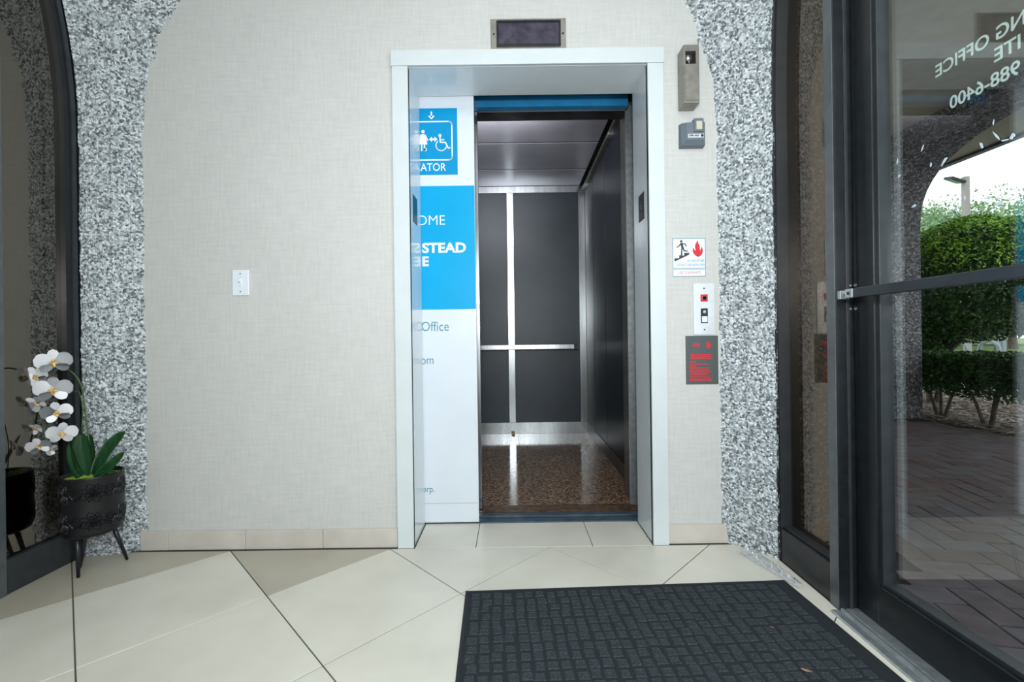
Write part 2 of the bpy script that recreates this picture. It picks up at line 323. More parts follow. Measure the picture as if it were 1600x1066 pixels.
# pebble-dash corner columns (arched)
def column(name, p0f, p1f, p2f, flip):
    nu, nz = 100, 560; zs = [CEIL*k/nz for k in range(nz+1)]; V = []; F = []
    for z in zs:
        P0, P1, P2 = p0f(z), p1f(z), p2f(z)
        for i in range(nu+1):
            t = i/nu; a, b, c = (1-t)**2, 2*t*(1-t), t*t
            x = a*P0[0]+b*P1[0]+c*P2[0]; y = a*P0[1]+b*P1[1]+c*P2[1]
            tx = 2*(1-t)*(P1[0]-P0[0])+2*t*(P2[0]-P1[0]); ty = 2*(1-t)*(P1[1]-P0[1])+2*t*(P2[1]-P1[1]); l = math.hypot(tx, ty) or 1
            nx, ny = (ty/l, -tx/l); 
            if (nx*(0-x)+ny*(.5-y)) < 0: nx, ny = -nx, -ny
            v = Vector((x, y, z)); d1 = noise.voronoi(v*75)[0]
            d = .008*(.55-min(1, d1[0]*1.1)) + .006*noise.noise(v*9) + .004*noise.noise(Vector((x*22, y*22, z*1.2)))
            # two shallow vertical ridges left by the formwork
            d += .005*math.exp(-((t-.42)/.03)**2)
            V.append((x+nx*d, y+ny*d, z))
    n0 = len(V)
    for z in zs:        # back strip that closes the column into a solid
        P0, P2 = p0f(z), p2f(z); V.append((P0[0], P0[1]+.06, z)); V.append((P2[0], P0[1]+.06, z))
    for k in range(nz):
        ring = lambda k: [k*(nu+1)+i for i in range(nu+1)] + [n0+2*k+1, n0+2*k]
        r0, r1 = ring(k), ring(k+1); m_ = len(r0)
        for i in range(m_):
            f = (r0[i], r0[(i+1) % m_], r1[(i+1) % m_], r1[i]); F.append(f if not flip else f[::-1])
    F.append(tuple(ring(0))); F.append(tuple(r1[::-1]))
    me = bpy.data.meshes.new(name); me.from_pydata(V, [], F); me.update()
    o = link(name, me, None, M['stone'])
    return o
cl = column('stone_column', lambda z: (-1.634+off(z, 1.0), WY+.001), lambda z: (-1.77, 1.945), lambda z: (-1.866, 1.940-off(z, .5)), False)
tag(recenter(cl), 'grey pebble-dash stone arch column beside the orchid, left of the plain wall', 'column')
cr = column('stone_column', lambda z: (.925-off(z, .95), WY+.001), lambda z: (1.045, 1.90), lambda z: (1.085, 1.832-off(z, .25)), True)
tag(recenter(cr), 'grey pebble-dash stone arch column between the call buttons and the glass door', 'column')

# ---- left windows
def stile(bm, x0, x1, yf, wd, z0, z1, n=60):
    secs = []
    for k in range(n+1):
        z = z0+(z1-z0)*k/n; y = yf(z); secs.append([(x0, y-wd, z), (x1, y-wd, z), (x1, y, z), (x0, y, z)])
    return loft(bm, secs)
XL = -1.872
wl = empty('window_1', (XL, 1.8, 0), kind='structure')
bm = BM(); stile(bm, XL-.11, XL, lambda z: 1.946-off(z, .5), .062, 0, CEIL-.01); obj('window_frame', bm, M['black_metal'], wl)
bm = BM(); stile(bm, XL-.002, XL+.006, lambda z: 1.93-off(z, .5), .018, .13, CEIL-.01); obj('window_frame_bead', bm, M['slate_metal'], wl)
bm = BM(); box(bm, XL-.11, XL, 1.648, 1.888, 0, .128, .002); obj('bottom_rail', bm, M['slate_metal'], wl)
bm = BM(); box(bm, XL-.11, XL+.004, 1.585, 1.648, 0, CEIL-.01, .002); obj('mullion', bm, M['grey_metal'], wl)
bm = BM(); box(bm, XL-.027, XL-.021, 1.64, 1.95, .12, CEIL-.01); obj('window_pane', bm, M['dark_glass_pane'], wl)
w2 = empty('window_2', (XL, 1.0, 0), kind='structure')
bm = BM(); box(bm, XL-.11, XL, .45, 1.585, 0, .128, .002); obj('bottom_rail', bm, M['slate_metal'], w2)
bm = BM(); box(bm, XL-.11, XL, .45, .52, .128, CEIL-.01, .002); obj('window_frame', bm, M['black_metal'], w2)
bm = BM(); box(bm, XL-.027, XL-.021, .5, 1.59, .12, CEIL-.01); obj('window_pane', bm, M['dark_glass_pane'], w2)

# ---- right sidelight
X0, X1 = 1.08, 1.17
wr = empty('window_3', (X0, 1.6, 0), kind='structure')
bm = BM(); stile(bm, X0, X1, lambda z: 1.864-off(z, .25), .032, 0, CEIL-.01); obj('window_frame', bm, M['black_metal'], wr)
bm = BM(); stile(bm, X0+.008, X1, lambda z: 1.8335-off(z, .25), .004, .12, CEIL-.01); obj('window_frame_bead', bm, M['slate_metal'], wr)
bm = BM(); box(bm, X0+.006, X1, 1.535, 1.834, .0, .134, .003); obj('bottom_rail', bm, M['black_metal'], wr)
bm = BM(); box(bm, X0+.02, X1-.01, 1.535, 1.83, .134, .142, .001); obj('glazing_bead', bm, M['slate_metal'], wr)
bm = BM(); box(bm, X0, X1+.02, 1.49, 1.536, 0, CEIL-.01, .0015); obj('jamb_post', bm, M['black_metal'], wr)
bm = BM(); box(bm, X0-.003, X0+.001, 1.494, 1.533, .002, CEIL-.01, .001); obj('jamb_lit_face', bm, M['grey_metal'], wr)  # thin grey sheet that colours the post's inner face as lit
bm = BM(); box(bm, X0+.03, X0+.04, 1.484, 1.491, .01, 2.16, .001); obj('door_stop', bm, M['slate_metal'], wr)
bm = BM(); box(bm, 1.133, 1.139, 1.53, 1.835, .12, CEIL-.01); obj('window_pane', bm, M['bronze_glass'], wr)
bm = BM(); box(bm, X0+.032, X0+.036, 1.537, 1.556, .80, 1.28, .001); obj('latch_strip', bm, M['alu'], wr)
# ---- glass door
dr = empty('door_1', (1.15, 1.47, 0), kind='structure')
D0, D1 = 1.135, 1.19
bm = BM(); box(bm, D0, D1, 1.402, 1.485, .012, 2.16, .002); obj('door_stile', bm, M['black_metal'], dr)
bm = BM(); box(bm, D0, D1, .51, .59, .012, 2.16, .002); obj('door_stile', bm, M['black_metal'], dr)
bm = BM(); box(bm, D0, D1, .59, 1.402, .012, .135, .002); obj('bottom_rail', bm, M['black_metal'], dr)
bm = BM(); box(bm, D0, D1, .59, 1.402, 2.08, 2.16, .002); obj('top_rail', bm, M['black_metal'], dr)
bm = BM(); box(bm, D0+.010, D0+.05, 1.392, 1.403, .135, 2.08, .001); obj('glazing_bead', bm, M['slate_metal'], dr)
bm = BM(); box(bm, D0+.012, D0+.05, .59, 1.402, .135, .147, .001); obj('glazing_bead', bm, M['slate_metal'], dr)
bm = BM(); box(bm, 1.169, 1.175, .57, 1.41, .12, 2.1); obj('door_pane', bm, M['glass'], dr)
bm = BM(); box(bm, 1.08, D1, .44, .51, 0, 2.24, .002); box(bm, 1.08, D1, .51, 1.49, 2.165, 2.24, .002); obj('door_frame', bm, M['black_metal'], dr)
bm = BM(); box(bm, 1.070, 1.092, .50, 1.437, 1.036, 1.066, .003); pb = obj('push_bar', bm, M['slate_metal'], dr)
bm = BM(); box(bm, 1.068, 1.074, 1.405, 1.437, 1.037, 1.065, .001); box(bm, 1.09, 1.136, 1.405, 1.43, 1.04, 1.062, .001); obj('bar_end_cap', bm, M['alu'], pb)
bm = BM(); cyl(bm, (1.0665, 1.421, 1.051), (1.069, 1.421, 1.051), .005, n=12); obj('screw', bm, M['black_metal'], pb)
bm = BM(); box(bm, 1.083, 1.113, 1.474, 1.49, 1.037, 1.065, .001); kb = obj('keeper_block', bm, M['alu'], dr)
bm = BM(); cyl(bm, (1.098, 1.472, 1.051), (1.098, 1.475, 1.051), .005, n=12); obj('screw', bm, M['black_metal'], kb)
for z in (1.005, 1.083):
    bm = BM(); cyl(bm, (D0-.003, 1.476, z), (D0+.001, 1.476, z), .005, n=12); obj('screw', bm, M['steel_dull'], dr)
    bm = BM(); cyl(bm, (1.126, 1.487, z), (1.126, 1.491, z), .004, n=12); obj('screw', bm, M['steel_dull'], dr)
# reversed lettering applied on the outside of the pane (reads correctly from outside)
def outside(y, z): return Matrix.Translation((1.1760, y, z)) @ Matrix.Rotation(PI/2, 4, 'Z') @ Matrix.Rotation(PI/2, 4, 'X')
def gl(s, y_end, z, size, sx=1):
    text('window_lettering', s, size, outside(y_end, z), mat_let, dr, 'RIGHT', bold=.0006, ext=.0003, sx=sx)
mat_let = mat('frosted_vinyl', (.62, .68, .68), .6)
gl('NG OFFICE', 1.235, 1.625, .047, .93); gl('ITE', 1.085, 1.575, .047, .93); gl('988-6400', 1.196, 1.518, .047, .93)
# dried smears on the pane (px, py, w, h)
def glass_pt(px, py, X=1.1685):
    u, v = px-800, 528-py; c, s = math.cos(math.radians(.75)), math.sin(math.radians(.75)); uu, vv = u*c+v*s, -u*s+v*c
    Y = X*700/uu; return Y, CH+vv*Y/700
for px, py, sw, sh, an in ((1441, 232, .006, .026, .5), (1475, 252, .008, .03, .7), (1454, 258, .007, .016, .2), (1402, 252, .005, .02, .1), (1405, 275, .01, .01, 0), (1428, 322, .016, .009, -.3), (1534, 228, .006, .026, -.3), (1556, 212, .005, .03, -.5), (1571, 219, .022, .006, .1), (1582, 213, .012, .014, .5), (1552, 192, .004, .018, .2), (1562, 318, .03, .012, .2), (1545, 308, .02, .007, .6), (1495, 328, .004, .02, 0), (1507, 310, .004, .012, 0)):
    y, z = glass_pt(px, py); k = 12; pts = []
    for i in range(k):
        a = 2*PI*i/k; r = .5*random.uniform(.45, 1.1); dy, dz = math.cos(a)*sw*r, math.sin(a)*sh*r
        pts.append((y+dy*math.cos(an)-dz*math.sin(an), z+dy*math.sin(an)+dz*math.cos(an)))
    bm = BM(); prism(bm, pts, 1.1682, 1.1692, 'X'); obj('dried_smear', bm, M['residue'], dr)
# threshold
bm = BM(); box(bm, 1.046, 1.074, .5, 1.489, -.002, .008, .002); box(bm, 1.080, 1.092, .5, 1.489, -.002, .012, .001); box(bm, 1.098, 1.19, .5, 1.489, -.002, .010, .001); box(bm, 1.046, 1.19, .5, 1.489, -.004, .004)
tag(recenter(obj('threshold', bm, M['alu'])), 'scuffed ridged aluminium threshold under the glass door', 'threshold')
# crumpled film at foot of right column
bm = BM(); nx, ny = 34, 14; vs = []
for i in range(nx+1):
    for j in range(ny+1):
        t, s = i/nx, j/ny; x = .985+.065*t+(.06*(s-.5))*(1-t)*.4; y = 1.905-.27*t*1.0; x += (s-.5)*.05; y += (s-.5)*.03
        vs.append(bm.verts.new((min(x, 1.05), y, .003+.022*math.sin(PI*s)*random.uniform(0, 1)**1.5*(1-t*.6))))
for i in range(nx):
    for j in range(ny): q = i*(ny+1)+j; bm.faces.new((vs[q], vs[q+1], vs[q+ny+2], vs[q+ny+1]))
bmesh.ops.solidify(bm, geom=bm.faces[:], thickness=.001)
tag(recenter(obj('plastic_film', bm, M['plastic_film'])), 'crumpled clear plastic film on the floor at the foot of the right stone column', 'film')

# ================================================================= LIFT SURROUND
sr = empty('elevator_surround', (.084, 1.99, 0), 'white painted door frame around the open elevator doorway', 'door frame')
FX0, FX1, IX0, IX1, FT, IT = -.515, .682, -.446, .614, 2.198, 2.130
bm = BM(); prism(bm, [(FX0, 0), (IX0, 0), (IX0, IT), (FX0, IT)], 1.977, 2.006); obj('side_casing', bm, M['white_paint'], sr)
bm = BM(); prism(bm, [(IX1, 0), (FX1, 0), (FX1, IT), (IX1, IT)], 1.977, 2.006); obj('side_casing', bm, M['white_paint'], sr)
bm = BM(); prism(bm, [(FX0-.003, IT+.0008), (FX1+.003, IT+.0008), (FX1+.003, FT), (FX0-.003, FT)], 1.974, 2.006); obj('head_casing', bm, M['white_paint'], sr)
bm = BM(); box(bm, IX0-.03, IX0, 1.990, 2.226, 0, IT+.02); obj('side_jamb', bm, M['jamb_paint'], sr)
bm = BM(); box(bm, IX1, IX1+.03, 1.990, 2.226, 0, IT+.02); obj('side_jamb', bm, M['jamb_paint'], sr)
bm = BM(); box(bm, IX0-.02, IX1+.02, 1.990, 2.226, IT, IT+.03); obj('head_jamb', bm, M['jamb_paint'], sr)
for x0, x1, nm in ((IX0-.001, IX0+.003, 1), (IX1-.003, IX1+.001, -1)):
    bm = BM(); box(bm, x0, x1, 2.055, 2.135, 1.465, 1.588, .001); p = obj('floor_marker_plate', bm, M['black_metal'], sr)
    tag(p, 'small dark tactile floor marker plate')
    if nm < 0:
        mt = Matrix.Translation((x0-.0003, 2.112, 1.515)) @ Matrix.Rotation(-PI/2, 4, 'Z') @ Matrix.Rotation(PI/2, 4, 'X')
        text('marker_character', 'G', .05, mt, M['steel_dull'], p)

# hoistway door with its printed sign
HD = 2.232
hd = empty('hoistway_door', (-.3, HD, 0), 'white sliding elevator door with blue printed signage, half hidden behind left jamb', 'door')
EX = -.176
bm = BM(); box(bm, -.80, EX, HD, HD+.022, .008, 2.15, .0015); obj('door_panel', bm, M['door_white'], hd)
bm = BM(); box(bm, -.80, EX+.001, HD-.0012, HD, .103, .105); obj('panel_seam', bm, M['plaster'], hd)
def sgn(px, py, Y=HD):
    u, v = px-800, 528-py; c, s = math.cos(math.radians(.75)), math.sin(math.radians(.75)); return (u*c+v*s)*Y/700, CH+(-u*s+v*c)*Y/700
a = sgn(714, 169); b = sgn(715, 273)
bm = BM(); box(bm, -.62, a[0], HD-.0012, HD+.001, b[1], a[1]); bs = obj('pictogram_sign', bm, M['sign_blue'], hd); ax, zt, zb = a[0], a[1], b[1]
c1 = sgn(743, 290)[1]; c2 = sgn(744, 483)[1]
bm = BM(); box(bm, -.79, EX-.002, HD-.0012, HD+.001, c2, c1); cs = obj('welcome_sign', bm, M['sign_cyan'], hd)
SY = HD-.0015
def strip(bm, pts, wd, y0=SY-.0006, y1=SY):
    for (xa, za), (xb, zb_) in zip(pts, pts[1:]):
        d = Vector((xb-xa, zb_-za)); l = d.length or 1; n = Vector((-d.y, d.x))/l*wd/2; e = d/l*wd*.15
        prism(bm, [(xa-e.x+n.x, za-e.y+n.y), (xa-e.x-n.x, za-e.y-n.y), (xb+e.x-n.x, zb_+e.y-n.y), (xb+e.x+n.x, zb_+e.y+n.y)], y0, y1)
def disc(bm, cx, cz, r, n=20, y0=SY-.0006, y1=SY): prism(bm, [(cx+r*math.cos(2*PI*i/n), cz+r*math.sin(2*PI*i/n)) for i in range(n)], y0, y1)
def S(px, py): return sgn(px, py)
# rounded border
x1, zt1 = S(706, 190); zb1 = S(706, 250)[1]; r = .018
pts = [(-.60, zt1)] + [(x1-r+r*math.sin(t*PI/16), zt1-r+r*math.cos(t*PI/16)) for t in range(9)] + [(x1-r+r*math.cos(t*PI/16), zb1+r-r*math.sin(t*PI/16)) for t in range(9)] + [(-.60, zb1)]
bm = BM(); strip(bm, pts, .0062)
# arrow down
ac = S(674, 175); ab = S(674, 187); strip(bm, [ac, (ac[0], ab[1]+.012)], .007); prism(bm, [(ac[0]-.016, ab[1]+.018), (ac[0]+.016, ab[1]+.018), (ac[0], ab[1])], SY-.0006, SY)
# woman
h = S(661, 206); disc(bm, h[0], h[1], .0085)
def pz(pl): prism(bm, [S(*p) for p in pl], SY-.0006, SY)
pz([(658, 210), (664, 210), (666, 217), (668, 226), (654, 226), (656, 217)]); strip(bm, [S(657.5, 211), S(654.5, 220)], .005); strip(bm, [S(664.5, 211), S(668.5, 220)], .005)
strip(bm, [S(659, 226), S(659, 236)], .006); strip(bm, [S(663.3, 226), S(663.3, 236)], .006)
# double arrow
pz([(670.5, 218), (675, 213.8), (675, 216.8), (679, 216.8), (679, 213.8), (683.5, 218), (679, 222.2), (679, 219.3), (675, 219.3), (675, 222.2)])
# wheelchair
q = S(687.5, 212); disc(bm, q[0], q[1], .0075); strip(bm, [S(687.5, 215), S(688, 222.5), S(696, 222.8), S(700.5, 231.8), S(703.5, 230.8)], .0062); strip(bm, [S(688, 218.5), S(694, 218.7)], .005)
cc = S(689.5, 227.5); strip(bm, [(cc[0]+.026*math.cos(math.radians(t)), cc[1]+.026*math.sin(math.radians(t))) for t in range(128, 356, 12)], .0052)
q = S(664.5, 234); disc(bm, q[0], q[1], .008)
obj('pictogram', bm, M['white_print'], bs)
bm = BM(); disc(bm, q[0], q[1], .0045, y0=SY-.0014, y1=SY-.0004); obj('keyhole', bm, M['black_print'], bs)
e = S(697, 267); text('sign_text', 'ELEVATOR', .0545, face_y(e[0], SY, e[1]), M['white_print'], bs, 'RIGHT', sx=.86)
for s_, px, py, sz, bo, sx_ in (('OME', 696.5, 351.5, .07, -.0008, 1.0), ('STEAD', 728.5, 394, .067, .0022, 1.1), ('E', 670, 415.5, .065, .0022, 1.04)):
    e = S(px, py); text('sign_text', s_, sz, face_y(e[0], SY, e[1]), M['white_print'], cs, 'RIGHT', bold=bo, sx=sx_)
for s_, px, py, sz in (('Office', 702, 517, .068), ('pm', 678.5, 569, .062), ('corp.', 679.5, 769, .045)):
    e = S(px, py); text('sign_text', s_, sz, face_y(e[0], HD-.0004, e[1]), M['teal_print'], hd, 'RIGHT', sx=.84)

# sills, header
bm = BM(); box(bm, -.52, .645, 2.238, 2.262, -.006, .004, .001); box(bm, -.52, .645, 2.268, 2.31, -.03, -.004, .001); box(bm, -.52, .645, 2.316, 2.355, -.006, .004, .001); box(bm, -.52, .645, 2.238, 2.355, -.04, -.015)
hs = recenter(obj('door_sill', bm, M['sill_blue'])); tag(hs, 'blue-grey grooved metal door sill in front of the elevator floor', 'sill')
bm = BM(); box(bm, -.5, .628, 2.36, 2.40, 2.142, 2.198, .001); box(bm, -.5, .628, 2.372, 2.41, 2.196, 2.235)
hh = recenter(obj('door_header', bm, M['header_blue'])); tag(hh, 'chipped blue painted header rail above the elevator opening', 'header')
# dark hoistway
bm = BM(); box(bm, -1.25, -1.2, 2.26, 4.7, -.3, 3.0); box(bm, 1.0, 1.05, 2.26, 4.7, -.3, 3.0); box(bm, -1.2, 1.0, 4.65, 4.7, -.3, 3.0); box(bm, -1.2, 1.0, 2.26, 4.65, 2.95, 3.0); box(bm, -1.2, 1.0, 2.26, 4.65, -.3, -.25)
box(bm, .646, 1.0, 2.227, 2.26, -.3, 3.0); box(bm, -1.2, -.85, 2.262, 2.3, -.3, 3.0); box(bm, -.8, .646, 2.262, 2.3, 2.24, 3.0)
tag(obj('wall_shaft', bm, M['shaft']), kind='structure')

# ================================================================= LIFT CAR
CB, CR, CLf, CT = 4.33, .73, -.95, 2.385      # back wall, right wall, left wall, ceiling
cr_ = empty('elevator_car', (-.1, 3.4, 0), 'elevator car with charcoal panels, steel strips and brown granite floor', 'elevator')
bm = BM(); box(bm, CLf-.04, CR+.04, CB, CB+.04, -.02, CT+.05); box(bm, CR, CR+.04, 2.47, CB, -.02, CT+.05); box(bm, CLf-.04, CLf, 2.47, CB, -.02, CT+.05); box(bm, CLf, CR, 2.47, CB, CT+.03, CT+.07); box(bm, CLf-.04, CR+.04, 2.47, CB+.04, -.06, -.02)
obj('car_shell', bm, M['shaft'], cr_)
for x0, x1 in ((CLf, -.55), (-.55, .05), (.05, CR)):
    for y0, y1 in ((2.462, 3.4), (3.4, CB)):
        tile([(x0+.0008, y0+.0008), (x1-.0008, y0+.0008), (x1-.0008, y1-.0008), (x0+.0008, y1-.0008)], M['granite'], cr_, -.02, 0, 'granite_tile')
bm = BM()
for y0, y1, z1 in ((2.372, 2.386, .003), (2.394, 2.408, .003), (2.416, 2.43, .003), (2.436, 2.462, .004)): box(bm, CLf, CR, y0, y1, -.02, z1, .001)
box(bm, CLf, CR, 2.372, 2.462, -.025, -.012); obj('car_sill', bm, M['sill_brown'], cr_)
# back wall panels
def bpanel(x0, x1, z0, z1): bm = BM(); box(bm, x0, x1, CB-.012, CB, z0, z1, .001); return obj('wall_panel', bm, M['car_panel'], cr_)
for x0, x1 in ((-.66, -.035), (.028, .652)):
    bpanel(x0, x1, .108, .80); bpanel(x0, x1, .8015, 2.318)
bpanel(CLf, -.725, .108, 2.318)
bm = BM(); box(bm, -.034, .027, CB-.016, CB, .108, 2.318, .001); obj('steel_strip', bm, M['steel'], cr_)
bm = BM(); box(bm, -.724, -.661, CB-.016, CB, .108, 2.318, .001); obj('steel_strip', bm, M['steel'], cr_)
bm = BM(); box(bm, .653, CR, CB-.016, CB, .108, 2.318, .001); obj('steel_strip', bm, M['steel'], cr_)
bm = BM(); box(bm, CLf, CR, CB-.02, CB, 0, .108, .001); obj('skirting', bm, M['steel'], cr_)
bm = BM(); box(bm, CLf, CR, CB-.018, CB, 2.318, 2.385, .001); obj('top_strip', bm, M['steel'], cr_)
# handrail
bm = BM(); box(bm, -.85, .615, CB-.075, CB-.065, .812, .856, .002)
for x in (-.6, 0, .5): box(bm, x-.012, x+.012, CB-.066, CB-.015, .822, .846)
hr = obj('handrail', bm, M['steel'], cr_)
bm = BM(); box(bm, .588, .618, CB-.079, CB-.06, .810, .858, .002); obj('rail_end_cap', bm, M['black_metal'], hr)
# right wall
for y0, y1 in ((3.905, CB-.03), (3.425, 3.895), (2.66, 3.415)):
    bm = BM(); box(bm, CR-.012, CR, y0, y1, .10, 2.33, .0015); obj('wall_panel', bm, M['car_side'], cr_)
bm = BM(); box(bm, CR-.016, CR, 2.64, CB-.02, 0, .098, .001); obj('skirting', bm, M['transom'], cr_)
# front returns
bm = BM(); box(bm, .650, CR, 2.47, 2.63, 0, CT, .002); obj('front_return', bm, M['steel_dull'], cr_)
bm = BM(); box(bm, .636, .684, 2.455, 2.472, 0, 2.19, .002); obj('front_post', bm, M['alu'], cr_)
bm = BM(); box(bm, CLf, -.80, 2.47, 2.63, 0, CT, .002); obj('front_return', bm, M['steel_dull'], cr_)
bm = BM(); box(bm, CLf, .652, 2.472, 2.59, 2.177, CT, .002); obj('transom', bm, M['transom'], cr_)
bm = BM(); box(bm, CLf, .64, 2.464, 2.475, 2.170, 2.197, .001); obj('transom_trim', bm, M['satin_plate'], cr_)
# ceiling panels
for y0, y1 in ((2.60, 2.885), (2.905, 3.345), (3.365, 3.88), (3.90, CB-.03)):
    bm = BM(); box(bm, -.88, .665, y0, y1, CT-.002, CT+.001); obj('ceiling_panel', bm, M['car_ceiling'], cr_)
# cove lamp housing on the right
bm = BM(); prism(bm, [(.69, 2.335), (.728, 2.335), (.728, 2.40), (.715, 2.40), (.69, 2.36)], 2.62, CB-.03); ct = obj('cove_trim', bm, M['steel_dull'], cr_)
for y in (3.12, 4.15):
    bm = BM(); box(bm, .683, .722, y-.03, y+.03, 2.318, 2.337, .002); obj('trim_bracket', bm, M['alu'], ct)
# car door leading edge
bm = BM(); box(bm, -.95, -.171, 2.405, 2.432, .008, 2.17, .0015); cd = obj('car_door', bm, M['steel'], cr_)
# yellow scrap
bm = BM(); lathe(bm, [(.006, 0), (.016, .003), (.018, .010), (.012, .016), (.004, .018)], -.0, 4.27, 12)
tag(recenter(obj('yellow_scrap', bm, M['cork'])), 'small yellow scrap on the elevator floor against the back skirting', 'litter')

# ================================================================= WALL FITTINGS
def wp(px, py, Y): return sgn(px, py, Y)
def wbox(name, x0, y0, x1, y1, d, m, parent, bev=.001, Y=WY):
    a = sgn((x0), y0, Y-d); b = sgn(x1, y1, Y-d); bm = BM(); box(bm, a[0], b[0], Y-d, Y+.0005, b[1], a[1], bev); return obj(name, bm, m, parent)
# position display
t = empty('floor_indicator', (.09, WY, 2.2), 'steel framed dark floor indicator display above the elevator frame', 'indicator')
a = sgn(767, 30, WY-.01); b = sgn(885, 76, WY-.01); zt_, zb_ = 2.345, 2.208; xa, xb = -.077, .258
bm = BM(); box(bm, xa, xb, WY-.006, WY, zb_, zt_, .001); obj('face_plate', bm, M['steel_dull'], t)
bm = BM()
xi0, xi1, zi0, zi1 = xa+.034, xb-.032, zb_+.018, zt_-.022
for bx in ((xi0-.008, xi1+.008, zi1, zi1+.008), (xi0-.008, xi1+.008, zi0-.008, zi0), (xi0-.008, xi0, zi0, zi1), (xi1, xi1+.008, zi0, zi1)): box(bm, bx[0], bx[1], WY-.018, WY-.004, bx[2], bx[3], .001)
obj('display_bezel', bm, M['black_metal'], t)
bm = BM(); box(bm, xi0, xi1, WY-.011, WY-.004, zi0, zi1); obj('display_screen', bm, M['display'], t)
for x in (xa+.014, xb-.013):
    bm = BM(); cyl(bm, (x, WY-.009, (zt_+zb_)/2), (x, WY-.005, (zt_+zb_)/2), .004, n=12); obj('screw', bm, M['black_metal'], t)
# light switch
t = empty('light_switch', (-1.205, WY, 1.13), 'white light switch on the plain wall left of the elevator', 'light switch')
bm = BM(); box(bm, -1.242, -1.168, WY-.007, WY, 1.128, 1.242, .003); obj('wall_plate', bm, M['plate_white'], t)
bm = BM(); box(bm, -1.211, -1.199, WY-.010, WY-.006, 1.168, 1.202, .001); s_ = obj('switch_rocker', bm, M['plate_white'], t)
bm = BM(); box(bm, -1.2095, -1.2005, WY-.020, WY-.008, 1.187, 1.197, .002, ); obj('toggle', bm, M['plate_white'], t)
for z in (1.145, 1.225):
    bm = BM(); cyl(bm, (-1.205, WY-.0085, z), (-1.205, WY-.006, z), .003, n=10); obj('screw', bm, M['grey_plastic'], t)
# key lock box
t = empty('key_lock_box', (.787, WY, 1.92), 'tall narrow tarnished metal lock box high on the wall right of the elevator', 'lock box')
kx0, kx1, kz0, kz1 = .755, .822, 1.925, 2.178; Yf = WY-.07
bm = BM(); wz0, wz1, wx0, wx1 = 2.096, 2.150, kx0+.008, kx1-.014
box(bm, kx0, kx1, Yf, WY, kz0, wz0, .0015); box(bm, kx0, kx1, Yf, WY, wz1, kz1, .0015); box(bm, kx0, wx0, Yf, WY, wz0-.002, wz1+.002); box(bm, wx1, kx1, Yf, WY, wz0-.002, wz1+.002); box(bm, wx0, wx1, Yf+.05, WY, wz0-.002, wz1+.002)
obj('housing', bm, M['steel_dull'], t)
bm = BM(); box(bm, kx0+.006, kx1-.003, Yf-.002, Yf, kz0+.012, wz0-.008, .001); obj('cover_panel', bm, M['steel_dull'], t)
bm = BM(); box(bm, wx0, wx1, Yf+.045, Yf+.05, wz0, wz1); obj('recess_back', bm, M['black_metal'], t)
bm = BM(); cyl(bm, (.780, Yf+.046, 2.126), (.780, Yf+.004, 2.126), .017, .015, 24); lk = obj('lock_cylinder', bm, M['steel'], t, True)
bm = BM(); box(bm, .776, .784, Yf+.002, Yf+.02, 2.099, 2.112, .002); obj('key_tab', bm, M['steel'], lk)
bm = BM(); tube(bm, [(kx1+.003, Yf+.03, 2.105), (kx1+.009, Yf+.03, 2.12), (kx1+.006, Yf+.03, 2.15), (kx1+.010, Yf+.03, 2.215)], .0022); lathe(bm, [(.002, 2.211), (.005, 2.215), (.005, 2.219), (.002, 2.223)], kx1+.010, Yf+.03, 10); obj('hasp_pin', bm, M['steel_dull'], t)
# small grey box
t = empty('key_safe', (.8, WY, 1.755), 'small slate grey wedge box with cream square below the metal lock box', 'key box')
bm = BM(); z0, z1 = 1.757, 1.862
loft(bm, [[(.755, WY, z0), (.862, WY, z0), (.862, WY, z1), (.755, WY, z1)], [(.757, WY-.028, z0+.004), (.860, WY-.03, z0+.004), (.860, WY-.03, z1-.002), (.757, WY-.026, z1-.004)], [(.775, WY-.045, z0+.022), (.850, WY-.045, z0+.022), (.850, WY-.045, z1-.006), (.775, WY-.045, z1-.008)]])
obj('housing', bm, M['grey_plastic'], t)
bm = BM(); box(bm, .805, .847, WY-.052, WY-.02, 1.812, 1.870, .003); obj('lid_block', bm, M['grey_plastic'], t)
bm = BM(); box(bm, .814, .839, WY-.054, WY-.05, 1.820, 1.857, .001); obj('cream_window', bm, M['cream'], t)
bm = BM(); box(bm, .780, .848, WY-.0465, WY-.044, 1.788, 1.804, .0005); lb = obj('label_strip', bm, M['plate_white'], t)
text('label_text', 'SUPRA MAX', .0125, face_y(.7825, WY-.0468, 1.792), M['black_print'], lb, bold=.0004, sx=.68)
bm = BM(); prism(bm, [(.8405+.0065*math.cos(2*PI*i/16), 1.796+.0065*math.sin(2*PI*i/16)) for i in range(16)], WY-.0475, WY-.0464); obj('label_emblem', bm, M['black_print'], lb)
# fire notice
t = empty('fire_notice', (.795, WY, 1.185), 'white notice with stair figure, red flame and USE STAIRWAYS', 'sign')
nx0, nx1, nz0, nz1 = .721, .868, 1.187, 1.358; ZS = 1.222
YS = WY-.0022
bm = BM(); box(bm, nx0, nx1, WY-.0022, WY, nz0, nz1, .0004); pl = obj('notice_sheet', bm, M['plate_white'], t)
bm = BM(); f_ = M['sign_grey']
def rect(bm, x0, x1, z0, z1, wd, y0=YS-.0004, y1=YS+.0003):
    for bx in ((x0, x1, z1-wd, z1), (x0, x1, z0, z0+wd), (x0, x0+wd, z0+wd, z1-wd), (x1-wd, x1, z0+wd, z1-wd)): box(bm, bx[0], bx[1], y0, y1, bx[2], bx[3])
rect(bm, nx0, nx1, ZS, nz1, .0026); rect(bm, nx0, nx1, nz0, ZS-.003, .0022); obj('border', bm, M['teal_print'], pl)
